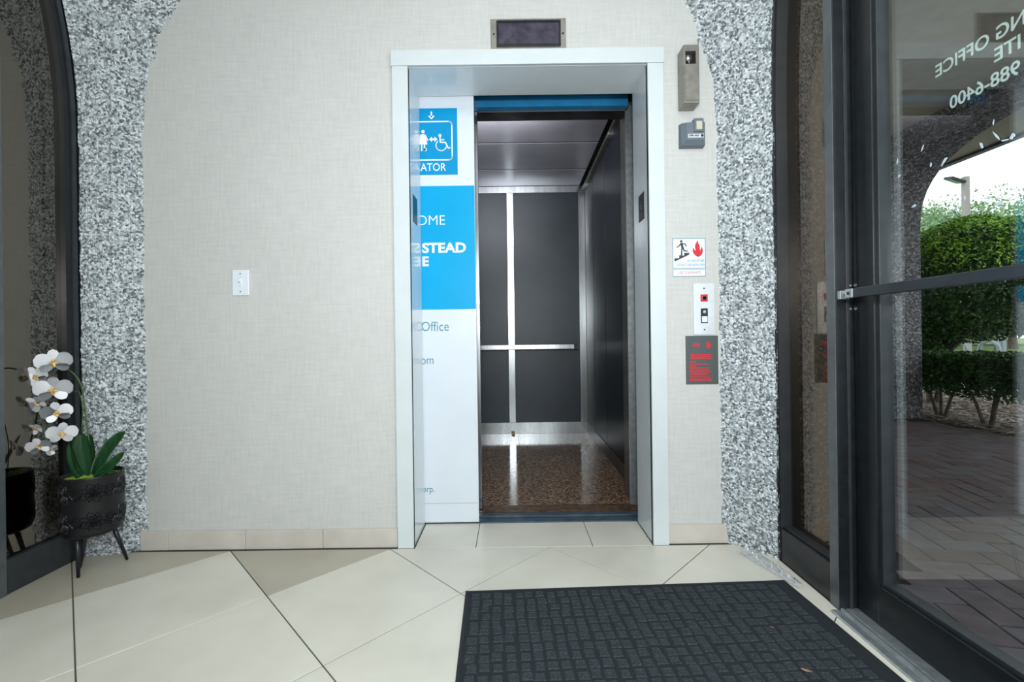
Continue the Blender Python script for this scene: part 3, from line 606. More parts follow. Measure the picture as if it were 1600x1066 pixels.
def NP(zx, zy): return (nx0 + (zx-92)/(800-92)*(nx1-nx0), nz1 - (zy-118)/(950-118)*(nz1-nz0))
def npoly(bm, pl_): prism(bm, [NP(*p) for p in pl_], YS-.0006, YS)
bm = BM()
q = NP(280, 185); disc(bm, q[0], q[1], .0056, 14, YS-.0006, YS)
npoly(bm, [(262, 222), (310, 214), (325, 300), (350, 380), (420, 388), (420, 410), (330, 405), (305, 340), (298, 490), (268, 490), (280, 320)])
npoly(bm, [(262, 222), (275, 250), (235, 300), (178, 325), (172, 308), (222, 282)])
npoly(bm, [(300, 212), (380, 245), (395, 285), (385, 308), (372, 290), (365, 262), (310, 240)])
npoly(bm, [(130, 550), (232, 550), (232, 488), (340, 494), (340, 436), (450, 436), (450, 475), (150, 615), (130, 615)])
obj('stair_pictogram', bm, M['black_print'], pl)
bm = BM(); npoly(bm, [(640, 530), (580, 495), (540, 450), (522, 390), (535, 320), (560, 370), (590, 395), (572, 300), (590, 230), (645, 165), (645, 230), (675, 290), (682, 395), (705, 350), (720, 300), (742, 380), (735, 440), (700, 495)]); obj('flame_pictogram', bm, M['red_print'], pl)
text('notice_text', 'IN CASE OF FIRE', .0165, face_y(NP(770, 0)[0], YS, NP(0, 635)[1]), M['teal_print'], pl, 'RIGHT', sx=.63)
text('notice_text', 'DO NOT USE ELEVATORS', .0165, face_y(NP(778, 0)[0], YS, NP(0, 725)[1]), M['teal_print'], pl, 'RIGHT', sx=.66)
text('notice_text', 'USE STAIRWAYS', .0185, face_y((nx0+nx1)/2, YS, NP(0, 895)[1]), M['faded_red'], pl, 'CENTER', sx=.74)
# call station
t = empty('call_station', (.858, WY, .92), 'brushed steel elevator call plate with red key switch and call button', 'call button')
px0, px1, pz0, pz1 = .810, .905, .926, 1.156
bm = BM(); box(bm, px0, px1, WY-.004, WY, pz0, pz1, .0015); obj('face_plate', bm, M['satin_plate'], t)
for z in (pz0+.023, pz1-.023):
    bm = BM(); cyl(bm, (.858, WY-.0055, z), (.858, WY-.003, z), .0035, n=12); obj('screw', bm, M['black_metal'], t)
bm = BM(); box(bm, .842, .874, WY-.0055, WY-.003, 1.074, 1.106, .0005); ks = obj('fire_key_switch', bm, M['red_print'], t)
bm = BM(); cyl(bm, (.858, WY-.0095, 1.090), (.858, WY-.0055, 1.090), .009, n=20); cyl(bm, (.858, WY-.0095, 1.090), (.858, WY-.0075, 1.090), .0095, n=20); obj('key_barrel', bm, M['cream'], ks)
bm = BM(); box(bm, .8575, .8590, WY-.0105, WY-.009, 1.085, 1.095); obj('key_slot', bm, M['black_print'], ks)
bm = BM(); box(bm, .8425, .8735, WY-.0055, WY-.003, .978, 1.044, .0005); cb_ = obj('button_housing', bm, M['black_metal'], t)
bm = BM(); box(bm, .8455, .8705, WY-.011, WY-.005, .982, 1.009, .003); obj('call_button', bm, M['plate_white'], cb_)
bm = BM(); cyl(bm, (.858, WY-.0075, 1.028), (.858, WY-.005, 1.028), .007, n=20); obj('indicator_lamp', bm, M['steel'], cb_)
# engraved red notice
t = empty('engraved_notice', (.845, WY, .7), 'dark grey engraved plate with red lettering under the call buttons', 'sign')
bm = BM(); box(bm, .774, .918, WY-.004, WY, .706, .922, .001); pl = obj('notice_plate', bm, M['sign_grey'], t)
bm = BM(); YN = WY-.0042
def bars(bm, x, z, widths, h, gap=.003):
    for w_ in widths: box(bm, x, x+w_, YN-.0006, YN, z, z+h); x += w_+gap
bars(bm, .806, .882, (.008, .006, .012), .006, .002); bars(bm, .804, .874, (.030,), .004)
npz = [(0, -.016), (-.012, -.008), (-.013, .002), (-.008, .012), (-.002, .018), (.002, .008), (.006, .014), (.011, .004), (.012, -.006)]
prism(bm, [(.876+a*.85, .880+b) for a, b in npz], YN-.0006, YN)
bars(bm, .792, .835, (.022, .016, .040, .010), .005, .003); bars(bm, .796, .826, (.090,), .005); bars(bm, .792, .819, (.03, .062), .004)
for i, ws in enumerate([(.014, .012), (.012, .02, .018, .02), (.015, .012), (.014, .022, .03, .012), (.02, .012, .03, .02), (.03, .022, .012, .02), (.012, .03, .03), (.022, .022, .012, .024), (.012, .012, .026, .04), (.03, .04, .022)]):
    bars(bm, .790, .803-i*.0092, ws, .0036 if i % 3 else .0055)
obj('red_lettering', bm, M['red_print'], pl)

# ================================================================= FLOOR MAT
mt_ = empty('door_mat', (.43, .8, 0), 'charcoal grid-textured door mat on the tiles beside the glass door', 'mat')
RM = Matrix.Translation((-.181, 1.632, 0)) @ Matrix.Rotation(math.radians(2.2), 4, 'Z')
MW, ML = 1.19, 1.85
bm = BM(); box(bm, 0, MW, -ML, 0, .0005, .0045, .0015, RM); obj('rubber_base', bm, M['mat_rubber'], mt_)
bm = BM(); box(bm, .012, MW-.012, -ML+.012, -.012, .004, .0072, .001, RM); obj('carpet_pile', bm, M['mat_groove'], mt_)
bm = BM(); cell = .0385; nxm, nym = int((MW-.06)/cell), int((ML-.06)/cell)
for i in range(nxm):
    for j in range(nym):
        x = .022+cell*i+random.uniform(-.004, .004); y = -.022-cell*(j+1)+random.uniform(-.004, .004); s1 = cell*random.uniform(.74, .88); s2 = cell*random.uniform(.72, .86); z = .0092+random.uniform(0, .0022)
        b0 = [RM @ Vector(p) for p in ((x, y, .007), (x+s1, y, .007), (x+s1, y+s2, .007), (x, y+s2, .007))]
        b1 = [RM @ Vector(p) for p in ((x+.003, y+.003, z), (x+s1-.003, y+.003, z), (x+s1-.003, y+s2-.003, z), (x+.003, y+s2-.003, z))]
        k1, k2 = .008, .008
        b2 = [RM @ Vector(p) for p in ((x+k1, y+k2, z-.0012), (x+s1-k1, y+k2, z-.0012), (x+s1-k1, y+s2-k2, z-.0012), (x+k1, y+s2-k2, z-.0012))]
        va = [bm.verts.new(p) for p in b0]; vb = [bm.verts.new(p) for p in b1]; vc = [bm.verts.new(p) for p in b2]
        for k in range(4): bm.faces.new((va[k], va[(k+1) % 4], vb[(k+1) % 4], vb[k])); bm.faces.new((vb[k], vb[(k+1) % 4], vc[(k+1) % 4], vc[k]))
        bm.faces.new(vc)
tag(obj('raised_pads', bm, M['mat_fibre'], mt_), kind='stuff')
def floor_pt(px, py, z=0):
    u, v = px-800, 528-py; c, s = math.cos(math.radians(.75)), math.sin(math.radians(.75)); uu, vv = u*c+v*s, -u*s+v*c
    Y = (z-CH)*700/vv; return uu*Y/700, Y
for px, py, sz, lab in ((1260, 1049, .026, 'tan curled dry leaf on the mat near the picture bottom, larger one'), (1206, 981, .011, 'tiny pale dry leaf scrap on the mat toward the glass door')):
    x, y = floor_pt(px, py, .012); bm = BM(); vs = []
    for i in range(7):
        t_ = i/6; wd = sz*.2*math.sin(PI*min(1, t_*.9+.08)); a = math.radians(-28)
        for sgn_ in (-1, 0, 1):
            lx, ly = (t_-.5)*sz, sgn_*wd; vs.append(bm.verts.new((x+lx*math.cos(a)-ly*math.sin(a), y+lx*math.sin(a)+ly*math.cos(a), .0105+(abs(sgn_)*.003)+.004*abs(t_-.5))))
    for i in range(6):
        for k in range(2): q = i*3+k; bm.faces.new((vs[q], vs[q+1], vs[q+4], vs[q+3]))
    bmesh.ops.solidify(bm, geom=bm.faces[:], thickness=.0006)
    tag(recenter(obj('dry_leaf', bm, M['dry_leaf'])), lab, 'leaf')

# ================================================================= ORCHID
OX, OY = -1.703, 1.812
oc = empty('potted_orchid', (OX, OY, 0), 'white orchid in a black embossed pot on splayed black legs', 'potted plant')
PR = .098
bm = BM(); lathe(bm, [(.03, .166), (PR-.016, .166), (PR-.006, .172), (PR-.002, .186), (PR, .24), (PR, .395), (PR+.001, .400), (PR-.004, .402), (PR-.007, .398), (PR-.008, .375), (.02, .372)], OX, OY, 64)
obj('pot', bm, M['pot'], oc, True)
# embossed petals wrapped around the pot
bm = BM()
def ridge(pts, wd=.0022, h=.0026):
    prev = None
    for i, (s_, z) in enumerate(pts):
        a_, b_ = pts[max(i-1, 0)], pts[min(i+1, len(pts)-1)]; d = Vector((b_[0]-a_[0], b_[1]-a_[1])); l = d.length or 1; n = Vector((-d.y, d.x))/l*wd
        row = []
        for k, hh in ((-1, 0), (0, h), (1, 0)):
            ss = s_+n.x*k; zz = z+n.y*k; th = ss/PR; r_ = PR+hh-.0002; row.append(bm.verts.new((OX+r_*math.cos(th), OY+r_*math.sin(th), zz)))
        if prev:
            for k in range(2): bm.faces.new((prev[k], prev[k+1], row[k+1], row[k]))
        prev = row
circ = 2*PI*PR; nm = 6
for row, zc in ((0, .342), (1, .232)):
    for k in range(nm):
        sc = circ*(k/nm) - .80*PR
        for q in range(8):
            a = q*PI/4+PI/8; ln = .048 if q % 4 in (0, 3) else .040
            for f_, wv in (((1, .015), (.6, .007)) if q % 2 == 0 else ((.9, .010),)):
                for sd in (-1, 1):
                    pts = []
                    for i in range(9):
                        t_ = i/8; x = ln*f_*t_; y = sd*wv*math.sin(PI*t_)*(1-.25*t_); pts.append((sc+x*math.cos(a)-y*math.sin(a), max(.19, min(.392, zc+x*math.sin(a)+y*math.cos(a)))))
                    ridge(pts)
        for q in range(3):
            s2 = sc+circ/nm/2; rr = .006+.006*q; ridge([(s2+rr*math.cos(t*PI/6), max(.19, min(.392, zc+rr*math.sin(t*PI/6)*1.3))) for t in range(13)], .0012)
tag(obj('embossing', bm, M['pot'], oc), kind='stuff')
for ax_, ay_, fx, fy in ((-.014, -.052, -.02, -.045), (.042, .042, .05, .098), (-.045, .02, -.087, .030)):
    bm = BM(); cyl(bm, (OX+ax_, OY+ay_, .17), (OX+fx, OY+fy, 0.001), .0095, .0055, 16); obj('leg', bm, M['black_metal'], oc, True)
# moss
bm = BM(); n = 26; R_ = []
for i in range(n+1):
    ring = []
    for k in range(60):
        r = (PR-.008)*i/n; th = 2*PI*k/60; z = .381+.014*(1-(i/n)**2)+.008*noise.noise(Vector((r*math.cos(th)*70, r*math.sin(th)*70, 0)))+random.uniform(0, .004); ring.append(bm.verts.new((OX+r*math.cos(th), OY+r*math.sin(th), z)))
    R_.append(ring)
for a, b in zip(R_, R_[1:]):
    for k in range(60): bm.faces.new((a[k], a[(k+1) % 60], b[(k+1) % 60], b[k]))
bmesh.ops.remove_doubles(bm, verts=bm.verts, dist=.0004)
tag(obj('moss', bm, M['moss'], oc), kind='stuff')
def at(px, py, Y):
    x, z = sgn(px, py, Y); return Vector((x, Y, z))
# leaves: base point, control, tip, width
def blade(pts, wd, m, name='leaf', fold=.25, parent=oc, face=Vector((.45, -.9, .1)), nseg=16):
    bm = BM(); rows = []
    P0, P1, P2 = pts
    for i in range(nseg+1):
        t = i/nseg; c_ = P0*(1-t)**2+P1*2*t*(1-t)+P2*t*t; d = ((P1-P0)*(1-t)+(P2-P1)*t).normalized(); sd = d.cross(face).normalized(); nn = sd.cross(d).normalized()
        wv = wd*(.28+.72*math.sin(PI*min(1, t*.95)**.9)) if t < .55 else wd*math.sqrt(max(0, 1-((t-.55)/.452)**2.2))
        wv = max(wv, .0008)
        rows.append([bm.verts.new(c_ + sd*wv*k + nn*(abs(k)*wv*fold)) for k in (-1, -.6, -.25, 0, .25, .6, 1)])
    for a, b in zip(rows, rows[1:]):
        for k in range(6): bm.faces.new((a[k], a[k+1], b[k+1], b[k]))
    bmesh.ops.solidify(bm, geom=bm.faces[:], thickness=.0014)
    return obj(name, bm, m, parent, True)
LB = at(144, 752, 1.80)
blade((LB, at(124, 715, 1.77), at(126, 677, 1.78)), .030, M['leaf'], face=Vector((.6, -.8, 0)))
blade((LB, at(140, 712, 1.83), at(139, 678, 1.85)), .018, M['leaf'])
blade((LB+Vector((-.004, 0, 0)), at(115, 748, 1.77), at(108, 692, 1.75)), .015, M['leaf'], fold=.5)
blade((LB, at(160, 700, 1.79), at(196, 674, 1.80)), .021, M['leaf'], fold=.45)
blade((LB, at(165, 735, 1.77), at(194, 706, 1.78)), .017, M['leaf'], fold=.5)
blade((LB+Vector((.004, -.01, 0)), at(160, 733, 1.76), at(186, 740, 1.82)), .011, M['leaf'], fold=.4)
# stem
sp = [at(144, 750, 1.80), at(140, 700, 1.80), at(134, 650, 1.795), at(130, 620, 1.79), at(126, 600, 1.78), at(116, 585, 1.775), at(104, 577, 1.77), at(88, 575, 1.775), at(70, 590, 1.785), at(64, 620, 1.79), at(66, 655, 1.79), at(72, 690, 1.785)]
def catm(p, n=5):
    out = []
    for i in range(len(p)-1):
        a, b, c, d = p[max(i-1, 0)], p[i], p[i+1], p[min(i+2, len(p)-1)]
        for k in range(n):
            t = k/n; out.append(.5*((2*b)+(-a+c)*t+(2*a-5*b+4*c-d)*t*t+(-a+3*b-3*c+d)*t**3))
    return out+[p[-1]]
bm = BM(); tube(bm, catm(sp), .0028, 8); tube(bm, catm([at(130, 740, 1.81), at(127, 690, 1.81), at(129, 640, 1.80), at(124, 612, 1.79)]), .0018, 6); tube(bm, catm([at(124, 611, 1.775), at(116, 612, 1.77), at(108, 613, 1.765)]), .0014, 6)
obj('stem', bm, M['stem'], oc, True)
def petal_mesh(L_, W_, tipw=.5, cup=.15):
    bm = BM(); rows = []
    for i in range(11):
        t = i/10; wv = W_*math.sqrt(max(0, 1-(2*t-1)**2)) * (1-.25*(1-t)) * (1 if t < tipw else 1)
        wv = max(wv, W_*.12*(1-t)+.0004)
        rows.append([bm.verts.new((L_*t, k*wv, -cup*L_*(t**2) + .05*L_*(1-k*k)*math.sin(PI*t) )) for k in (-1, -.7, -.35, 0, .35, .7, 1)])
    for a, b in zip(rows, rows[1:]):
        for k in range(6): bm.faces.new((a[k], a[k+1], b[k+1], b[k]))
    bmesh.ops.solidify(bm, geom=bm.faces[:], thickness=.0007); bmesh.ops.recalc_face_normals(bm, faces=bm.faces[:])
    me = bpy.data.meshes.new('petal'); bm.to_mesh(me); bm.free(); me.materials.append(M['petal'])
    for p in me.polygons: p.use_smooth = True
    return me
PM = {'big': petal_mesh(.047, .0270, cup=.05), 'sep': petal_mesh(.042, .0155, cup=.08)}
def lip_mesh():
    bm = BM(); b = bmesh.new(); bmesh.ops.create_icosphere(b, subdivisions=2, radius=.0055); bmesh.ops.translate(b, vec=(0, .003, .007), verts=b.verts); merge(bm, b)
    for s_ in (-1, 1):
        b = bmesh.new(); bmesh.ops.create_icosphere(b, subdivisions=2, radius=.0055); bmesh.ops.scale(b, vec=(1, .8, .7), verts=b.verts); bmesh.ops.translate(b, vec=(s_*.0065, -.003, .006), verts=b.verts); merge(bm, b)
    b = bmesh.new(); bmesh.ops.create_icosphere(b, subdivisions=2, radius=.006); bmesh.ops.scale(b, vec=(.8, 1.5, .6), verts=b.verts); bmesh.ops.translate(b, vec=(0, -.008, .008), verts=b.verts); merge(bm, b)
    me = bpy.data.meshes.new('flower'); bm.to_mesh(me); bm.free(); me.materials.append(M['lip'])
    for p in me.polygons: p.use_smooth = True
    return me
LM = lip_mesh()
def flower(px, py, Y, s, yaw, pitch, roll, shut=0):
    c_ = at(px, py, Y) - ORG[oc.name]
    fo = bpy.data.objects.new('flower', LM); C.objects.link(fo); fo.parent = oc
    # local +Z faces the viewer
    view = Vector((-c_.x-OX, -c_.y-OY, .12)).normalized()
    base = Vector((1.0*.66, -.75, 0)).to_track_quat('Z', 'Y')
    fo.matrix_local = Matrix.Translation(c_) @ base.to_matrix().to_4x4() @ Euler((math.radians(pitch), math.radians(yaw), math.radians(roll))).to_matrix().to_4x4() @ Matrix.Scale(s, 4)
    for kind, ang, tilt, dz in (('sep', 90, -8, -.0012), ('sep', 222, -10, -.001), ('sep', 318, -10, -.0014), ('big', 12, -2, .0006), ('big', 168, -2, .001)):
        po = bpy.data.objects.new('petal', PM[kind]); C.objects.link(po); po.parent = fo
        po.matrix_local = Matrix.Translation((0, 0, dz)) @ Matrix.Rotation(math.radians(ang+random.uniform(-5, 5)), 4, 'Z') @ Matrix.Rotation(math.radians(tilt-shut), 4, 'Y')
    tube_to = c_
base_fl = [(84, 566, 1.71, 1.18, 0, 4, 4, 0), (57, 588, 1.765, 1.0, -32, 0, 25, 6), (83, 609, 1.70, 1.2, 0, 0, -2, 0), (58, 630, 1.765, .9, -35, 5, 40, 14), (89, 645, 1.705, 1.0, -3, 0, 8, 0), (57, 669, 1.77, .68, -38, 10, 30, 20), (97, 677, 1.71, .98, 4, 0, -4, 0), (61, 697, 1.745, .85, -15, 10, 10, 6), (79, 703, 1.78, .55, 10, 30, 60, 35)]
for f in base_fl: flower(*f)

# ================================================================= OUTDOORS
PVX1 = 4.47
bm = BM(); box(bm, 1.19, PVX1, -3, 8.5, -.10, -.022); tag(obj('ground_paving_bed', bm, M['joint']), kind='structure')
pv = empty('brick_paving', (2.8, 3, 0), 'purple-brown herringbone brick paving outside the glass door', 'paving')
rot = Matrix.Rotation(math.radians(-11), 2); BW = .110; items = []
for i in range(-70, 90):
    for j in range(-70, 90):
        r_ = (i-j) % 4
        if r_ == 0: cx, cy, hx, hy = (i+1)*BW, (j+.5)*BW, BW, BW/2
        elif r_ == 3: cx, cy, hx, hy = (i+.5)*BW, (j+1)*BW, BW/2, BW
        else: continue
        c_ = rot @ Vector((cx, cy)) + Vector((1.3, .8))
        if not (1.25 < c_.x < PVX1-.09 and .2 < c_.y < 7.5) or (c_.x < 1.6 and 1.7 < c_.y) or (c_.x > 3.9 and (4.8 < c_.y < 5.5 or 1.4 < c_.y < 2.1)): continue
        vis = (c_.x/c_.y > .78 and c_.x/c_.y < 1.2 and c_.y < 5.4)
        items.append((0 if vis else 1, c_.length, c_, hx, hy))
items.sort(key=lambda t: (t[0], t[1]))
def brick_mesh(hx, hy, m, nm='brick'):
    bm = BM(); box(bm, -hx+.003, hx-.003, -hy+.003, hy-.003, -.05, 0, .003, Matrix.Rotation(math.radians(-11), 4, 'Z')); me = bpy.data.meshes.new(nm); bm.to_mesh(me); bm.free(); me.materials.append(m); return me
BMs = {(k, h): brick_mesh(BW if h else BW/2, BW/2 if h else BW, M[k]) for k in ('paver', 'paver_red', 'paver_grey') for h in (0, 1)}
rest = BM()
for n_, (v_, d_, c_, hx, hy) in enumerate(items):
    k = random.choice(('paver', 'paver', 'paver', 'paver', 'paver', 'paver_grey', 'paver_grey', 'paver_red')); z = -.012+random.uniform(-.0015, .0015)
    if n_ < 300:
        o = bpy.data.objects.new('brick', BMs[(k, 1 if hx > hy else 0)]); C.objects.link(o); o.parent = pv; o.location = (c_.x-2.8, c_.y-3, z); o.rotation_euler.z = random.uniform(-.008, .008)
    else:
        b = [(-hx+.003, -hy+.003), (hx-.003, -hy+.003), (hx-.003, hy-.003), (-hx+.003, hy-.003)]; q = [rot @ Vector(p) + c_ for p in b]
        vt = [rest.verts.new((p.x, p.y, z)) for p in q]; vb = [rest.verts.new((p.x, p.y, z-.02)) for p in q]; rest.faces.new(vt)
        for e_ in range(4): rest.faces.new((vt[e_], vb[e_], vb[(e_+1) % 4], vt[(e_+1) % 4]))
tag(obj('brick_field', rest, M['paver'], pv), kind='stuff')

# porch: exterior pier, arcade, ceiling, eave
bm = BM(); box(bm, 1.19, 1.46, 1.87, 2.9, -.02, 3.0, .02); ep = recenter(obj('outer_pier', bm, M['pier_stone'])); tag(ep, 'rough stone pier outside the sidelight behind the right column', 'pier')
bm = BM(); box(bm, 1.06, 1.26, 2.3, 9, -.02, 3.0); box(bm, 1.19, 1.3, -3, .44, -.02, 3.0); box(bm, 1.192, 1.26, .44, 1.87, 2.92, 3.2); tag(obj('wall_exterior', bm, M['plaster']), kind='structure')
def arch_line(y_far, y_near, zsp, ztop, n=24):
    pts = []; half = (y_far-y_near)/2; c_ = (y_far+y_near)/2
    for i in range(n+1):
        a = PI*i/n; ca, sa = math.cos(a), math.sin(a); e = 2/2.6
        pts.append((c_+half*math.copysign(abs(ca)**e, ca), zsp+(ztop-zsp)*abs(sa)**e))
    return pts
bm = BM(); AX0, AX1 = 4.02, 4.5
def bay(yf, yn):
    al = arch_line(yf, yn, 2.05, 2.90); top = 3.0; m_ = len(al)
    V1 = [bm.verts.new((AX0, y, z)) for y, z in al]; V2 = [bm.verts.new((AX1, y, z)) for y, z in al]; T1 = [bm.verts.new((AX0, y, top)) for y, z in al]; T2 = [bm.verts.new((AX1, y, top)) for y, z in al]
    for i in range(m_-1):
        bm.faces.new((V1[i], V1[i+1], T1[i+1], T1[i])); bm.faces.new((V2[i], V2[i+1], T2[i+1], T2[i])); bm.faces.new((V1[i], V1[i+1], V2[i+1], V2[i])); bm.faces.new((T1[i], T1[i+1], T2[i+1], T2[i]))
for yf, yn in ((4.92, 2.0), (8.3, 5.4), (1.5, -1.6)): bay(yf, yn)
for y0, y1 in ((4.92, 5.4), (8.3, 9), (1.5, 2.0), (-3, -1.6)): box(bm, AX0, AX1, y0, y1, -.02, 3.0)
tag(recenter(obj('stone_arcade', bm, M['dark_stone'])), 'dark pebble-dash arched arcade across the outdoor walkway', 'arch')
bm = BM(); box(bm, 1.2, 5.35, -3, 9, 3.0, 3.14); tag(obj('ceiling_porch', bm, M['plaster']), kind='structure')
bm = BM(); box(bm, 5.35, 5.43, -3, 9, 2.97, 3.2); tag(obj('trim_1', bm, M['slate_metal']), kind='structure')
# grounds
bm = BM(); box(bm, PVX1, 7.2, -6, 14, -.12, -.03); tag(obj('ground_bed', bm, M['mulch']), kind='structure')
bm = BM(); box(bm, 7.2, 19, -10, 40, -.12, -.05); tag(obj('ground_asphalt', bm, M['asphalt']), kind='structure')
bm = BM(); box(bm, 19, 70, -10, 90, -.12, -.03); tag(obj('ground_lawn', bm, M['grass']), kind='structure')
bm = BM(); box(bm, 18.85, 19, -10, 40, -.1, .1, .02); box(bm, 7.1, 7.25, -6, 14, -.1, .05, .02); tag(obj('trim_2', bm, M['concrete']), kind='structure')
def leaves(name, n, fn, size, m, parent=None, seed=1, up=.3):
    rnd = random.Random(seed); V = []; F = []
    for i in range(n):
        p, nn = fn(rnd); nn = (Vector(nn)*up + Vector((rnd.gauss(0, 1), rnd.gauss(0, 1), rnd.gauss(0, 1)))*.6).normalized(); s = size*rnd.uniform(.6, 1.3)
        a = nn.orthogonal().normalized(); a.rotate(Matrix.Rotation(rnd.uniform(0, 6.28), 3, nn)); b = nn.cross(a)
        q = len(V); p = Vector(p); V += [p-a*s, p+b*s*.45+nn*s*.12, p+a*s, p-b*s*.45+nn*s*.12]; F += [(q, q+1, q+2, q+3)]
    me = bpy.data.meshes.new(name); me.from_pydata([tuple(v) for v in V], [], F); me.update(); return link(name, me, parent, m)
def ell(cx, cy, cz, rx, ry, rz, shell=.75):
    def f(r):
        while True:
            v = Vector((r.uniform(-1, 1), r.uniform(-1, 1), r.uniform(-1, 1)))
            if shell < v.length < 1: break
        bumpy = 1+.07*noise.noise(v*4)
        return (cx+v.x*rx*bumpy, cy+v.y*ry*bumpy, cz+v.z*rz*bumpy), v
    return f
# leaf litter on the bed
def lit(r): return (r.uniform(4.52, 6.9), r.uniform(2.6, 7.5), -.025+r.uniform(0, .03)), (0, 0, 3)
tag(leaves('leaf_litter', 8000, lit, .038, M['litter'], seed=3, up=2), 'brown and pale leaf litter covering the bed beneath the hedge', 'leaf litter', kind='stuff')
# low hedge: one shrub per trunk cluster
def hedge(y, h=.70, lab='', hx=4.83):
    t = empty('hedge_shrub', (hx, y, 0), lab, 'shrub', 'clipped hedge along the paving')
    def f(r):
        x = r.uniform(-.27, .27); yy = r.uniform(-.27, .27); z = .2+.5*(1-r.random()**1.6*.9)
        if z < .33 and r.random() < .5: z += .2
        z = min(z, h)*1.0; return (hx+x, y+yy, z+.03*noise.noise(Vector((x*6, yy*6+y*3, 0)))), (x*1.5, yy, .9 if z > h-.06 else 0)
    fo = leaves('foliage', 4200, f, .026, M['bush'], t, seed=int(y*100), up=.6)
    for k in range(3):
        bm = BM(); a = k*2.1+y; tube(bm, [(hx-.05+.03*math.cos(a), y+.03*math.sin(a), -.03), (hx-.05+.09*math.cos(a), y+.09*math.sin(a), .2), (hx-.05+.2*math.cos(a), y+.2*math.sin(a), .5)], [.02, .014, .007], 6); obj('trunk', bm, M['bark'], t)
for y, lab in ((6.0, 'farthest clipped dark hedge shrub just beyond the outdoor stone pier'), (5.5, 'clipped dark hedge shrub second from the outdoor stone pier'), (5.0, 'clipped dark hedge shrub with forked trunk near the outdoor stone pier, middle of the row'), (4.5, 'clipped dark hedge shrub with trunk in pale leaf litter, second from the right picture edge'), (4.0, 'clipped dark hedge shrub cut by the right picture edge')):
    hedge(y, lab=lab)
# topiary
t = empty('topiary_tree', (5.95, 5.95, -.03), 'round clipped bright green topiary tree above the hedge', 'tree')
leaves('foliage', 34000, ell(6.02, 5.88, 1.58, .95, .95, .80, .5), .027, M['bush'], t, 11, .5)  # dark leaf colour stands for shade inside and low on the crown
leaves('lower_foliage', 7000, ell(5.68, 6.1, .98, .36, .36, .34, .1), .03, M['bush'], t, 12, .3)
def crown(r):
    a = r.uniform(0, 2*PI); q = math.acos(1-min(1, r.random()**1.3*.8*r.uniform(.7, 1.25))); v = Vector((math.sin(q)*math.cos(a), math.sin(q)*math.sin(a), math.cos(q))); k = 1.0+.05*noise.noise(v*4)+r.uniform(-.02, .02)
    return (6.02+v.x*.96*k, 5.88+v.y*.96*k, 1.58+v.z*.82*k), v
leaves('sky_lit_leaves', 11000, crown, .024, M['topiary'], t, 13, .8)  # brighter leaves paint the sky light on top of the crown
for k in range(4):
    bm = BM(); a = k*1.6; tube(bm, [(5.72+.05*math.cos(a), 6.1+.05*math.sin(a), -.03), (5.75+.12*math.cos(a), 6.08+.12*math.sin(a), .6), (5.95+.6*math.cos(a), 6+.6*math.sin(a), 1.4)], [.035, .025, .012], 7); obj('trunk', bm, M['bark'], t)
# far trees
def tree(x, y, h, r, lab, n=9000, seed=5, ls=.16):
    t = empty('shade_tree', (x, y, 0), lab, 'tree', 'trees beyond the car park')
    rnd = random.Random(seed); bl = [(x+rnd.uniform(-r, r), y+rnd.uniform(-r, r), h-rnd.uniform(.3, 1)*r*.9, rnd.uniform(.3, .5)*r) for _ in range(16)]
    def f(rr):
        b = rr.choice(bl); v = Vector((rr.gauss(0, .5), rr.gauss(0, .5), rr.gauss(0, .35))); return (b[0]+v.x*b[3], b[1]+v.y*b[3], b[2]+v.z*b[3]), v
    leaves('foliage', n, f, ls, M['treeleaf'], t, seed, .5)
    bm = BM(); tube(bm, [(x, y, -.05), (x+.1, y, h*.3), (x-.1, y+.1, h*.6)], [.26, .2, .12], 10)
    for b in bl[:9]: tube(bm, [(x+.1, y, h*.35), ((x+b[0])/2, (y+b[1])/2, (h*.4+b[2])/2), b[:3]], [.12, .07, .03], 6)
    obj('trunk', bm, M['bark'], t)
tree(19.3, 22.5, 6.4, 3.0, 'loose green tree left of the lamp post beyond the car park', 7000, 5, .085)
tree(24.0, 22.0, 8.2, 3.4, 'tallest green tree right of the lamp post beyond the car park', 14000, 6, .09)
tree(27.0, 24.2, 5.2, 2.6, 'smaller tree with a thick pale trunk above the white parked car', 5000, 8, .12)
for x, y, sd, lab in ((26.0, 29.0, 21, 'low round distant tree seen through the gap just right of the outdoor pier'), (30.5, 32.0, 22, 'low distant tree at the horizon behind the bike hoops'), (33.5, 32.0, 23, 'low distant tree at the horizon behind the thin metal post'), (36.5, 31.5, 24, 'low distant tree at the horizon toward the right picture edge')):
    tree(x, y, 3.6, 2.7, lab, 3500, sd, .2)
# lamp post
LXp, LYp = 18.3, 18.0
t = empty('lamp_post', (LXp, LYp, 0), 'tall square-headed car park lamp post rising above the trees', 'lamp post')
bm = BM(); box(bm, LXp-.09, LXp+.09, LYp-.09, LYp+.09, -.1, 7.15, .01); obj('post', bm, M['wood_pole'], t)
bm = BM(); box(bm, -.30, .30, -.2, .2, -.05, .05, .02, Matrix.Translation((LXp-.42, LYp, 7.03)) @ Matrix.Rotation(math.radians(18), 4, 'Y') @ Matrix.Rotation(math.radians(15), 4, 'X')); lh = obj('lamp_head', bm, M['slate_metal'], t)
bm = BM(); box(bm, -.24, .24, -.15, .15, -.065, -.05, .005, Matrix.Translation((LXp-.42, LYp, 7.03)) @ Matrix.Rotation(math.radians(18), 4, 'Y') @ Matrix.Rotation(math.radians(15), 4, 'X')); obj('lamp_lens', bm, M['alu'], lh)
bm = BM(); cyl(bm, (LXp-.2, LYp, 6.95), (LXp, LYp, 6.95), .05, n=10); obj('lamp_arm', bm, M['slate_metal'], t)
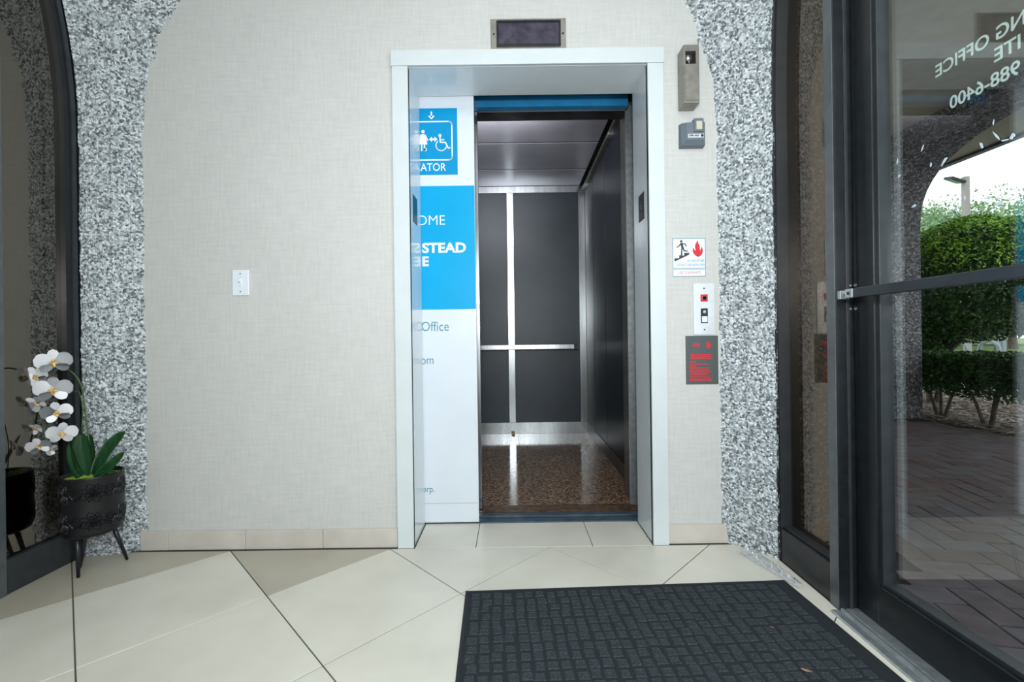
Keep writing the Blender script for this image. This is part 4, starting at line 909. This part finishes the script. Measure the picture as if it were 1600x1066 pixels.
# bike rack hoops
def hoop(x, y, lab):
    bm = BM(); pts = [(x, y-.16, -.06), (x, y-.16, .62)] + [(x, y-.16*math.cos(a*PI/8), .62+.14*math.sin(a*PI/8)) for a in range(1, 8)] + [(x, y+.16, .62), (x, y+.16, -.06)]
    tube(bm, pts, .03, 10); tag(recenter(obj('bike_hoop', bm, M['galv'], None, True)), lab, 'bike rack')
hoop(8.05, 8.1, 'grey metal bike hoop seen left of the post through the topiary gap'); hoop(8.25, 7.75, 'grey metal bike hoop nearer the green post through the topiary gap')
bm = BM(); cyl(bm, (9.0, 8.23, -.06), (9.0, 8.23, 2.1), .055, n=14); lathe(bm, [(.05, 2.1), (.06, 2.11), (.03, 2.16), (.005, 2.17)], 9.0, 8.23, 12); tag(recenter(obj('metal_post', bm, M['galv'])), 'thin grey-green metal post standing in the car park edge', 'post')
# parked car (only its tail shows at the picture edge)
t = empty('parked_car', (14.6, 11.4, -.05), 'white parked car at the right picture edge beyond the hedge', 'car')
bm = BM(); prof = [(11.95, .25), (12.0, .62), (12.1, .84), (11.7, .95), (11.1, 1.36), (9.7, 1.38), (9.0, .98), (8.1, .84), (7.95, .55), (8.0, .25)]
secs = [[(x, y, z) for y, z in prof] for x in (13.85, 15.55)]; inn = [[(x, y, .25+(z-.25)*(.93)) for y, z in prof] for x in (13.78, 15.62)]
loft(bm, [[(13.78+(.16 if z > .9 else 0), y, z) for y, z in prof], [(14.2, y, z+.02*(z > .9)) for y, z in prof], [(15.2, y, z+.02*(z > .9)) for y, z in prof], [(15.62-(.16 if z > .9 else 0), y, z) for y, z in prof]])
bmesh.ops.bevel(bm, geom=bm.edges[:], offset=.02, segments=2, affect='EDGES'); obj('body', bm, M['car_white'], t)
bm = BM(); prism(bm, [(11.55, .97), (11.05, 1.31), (9.75, 1.32), (9.15, .99)], 13.87, 13.93, 'X'); obj('side_window', bm, M['dark_glass'], t)
bm = BM(); box(bm, 13.79, 13.93, 11.9, 12.06, .62, .82, .02); obj('tail_lamp', bm, M['tail_red'], t)
for y in (11.3, 8.75):
    for x in (13.78, 15.42):
        bm = BM(); cyl(bm, (x, y, .27), (x+.2, y, .27), .32, n=24); obj('wheel', bm, M['tyre'], t)
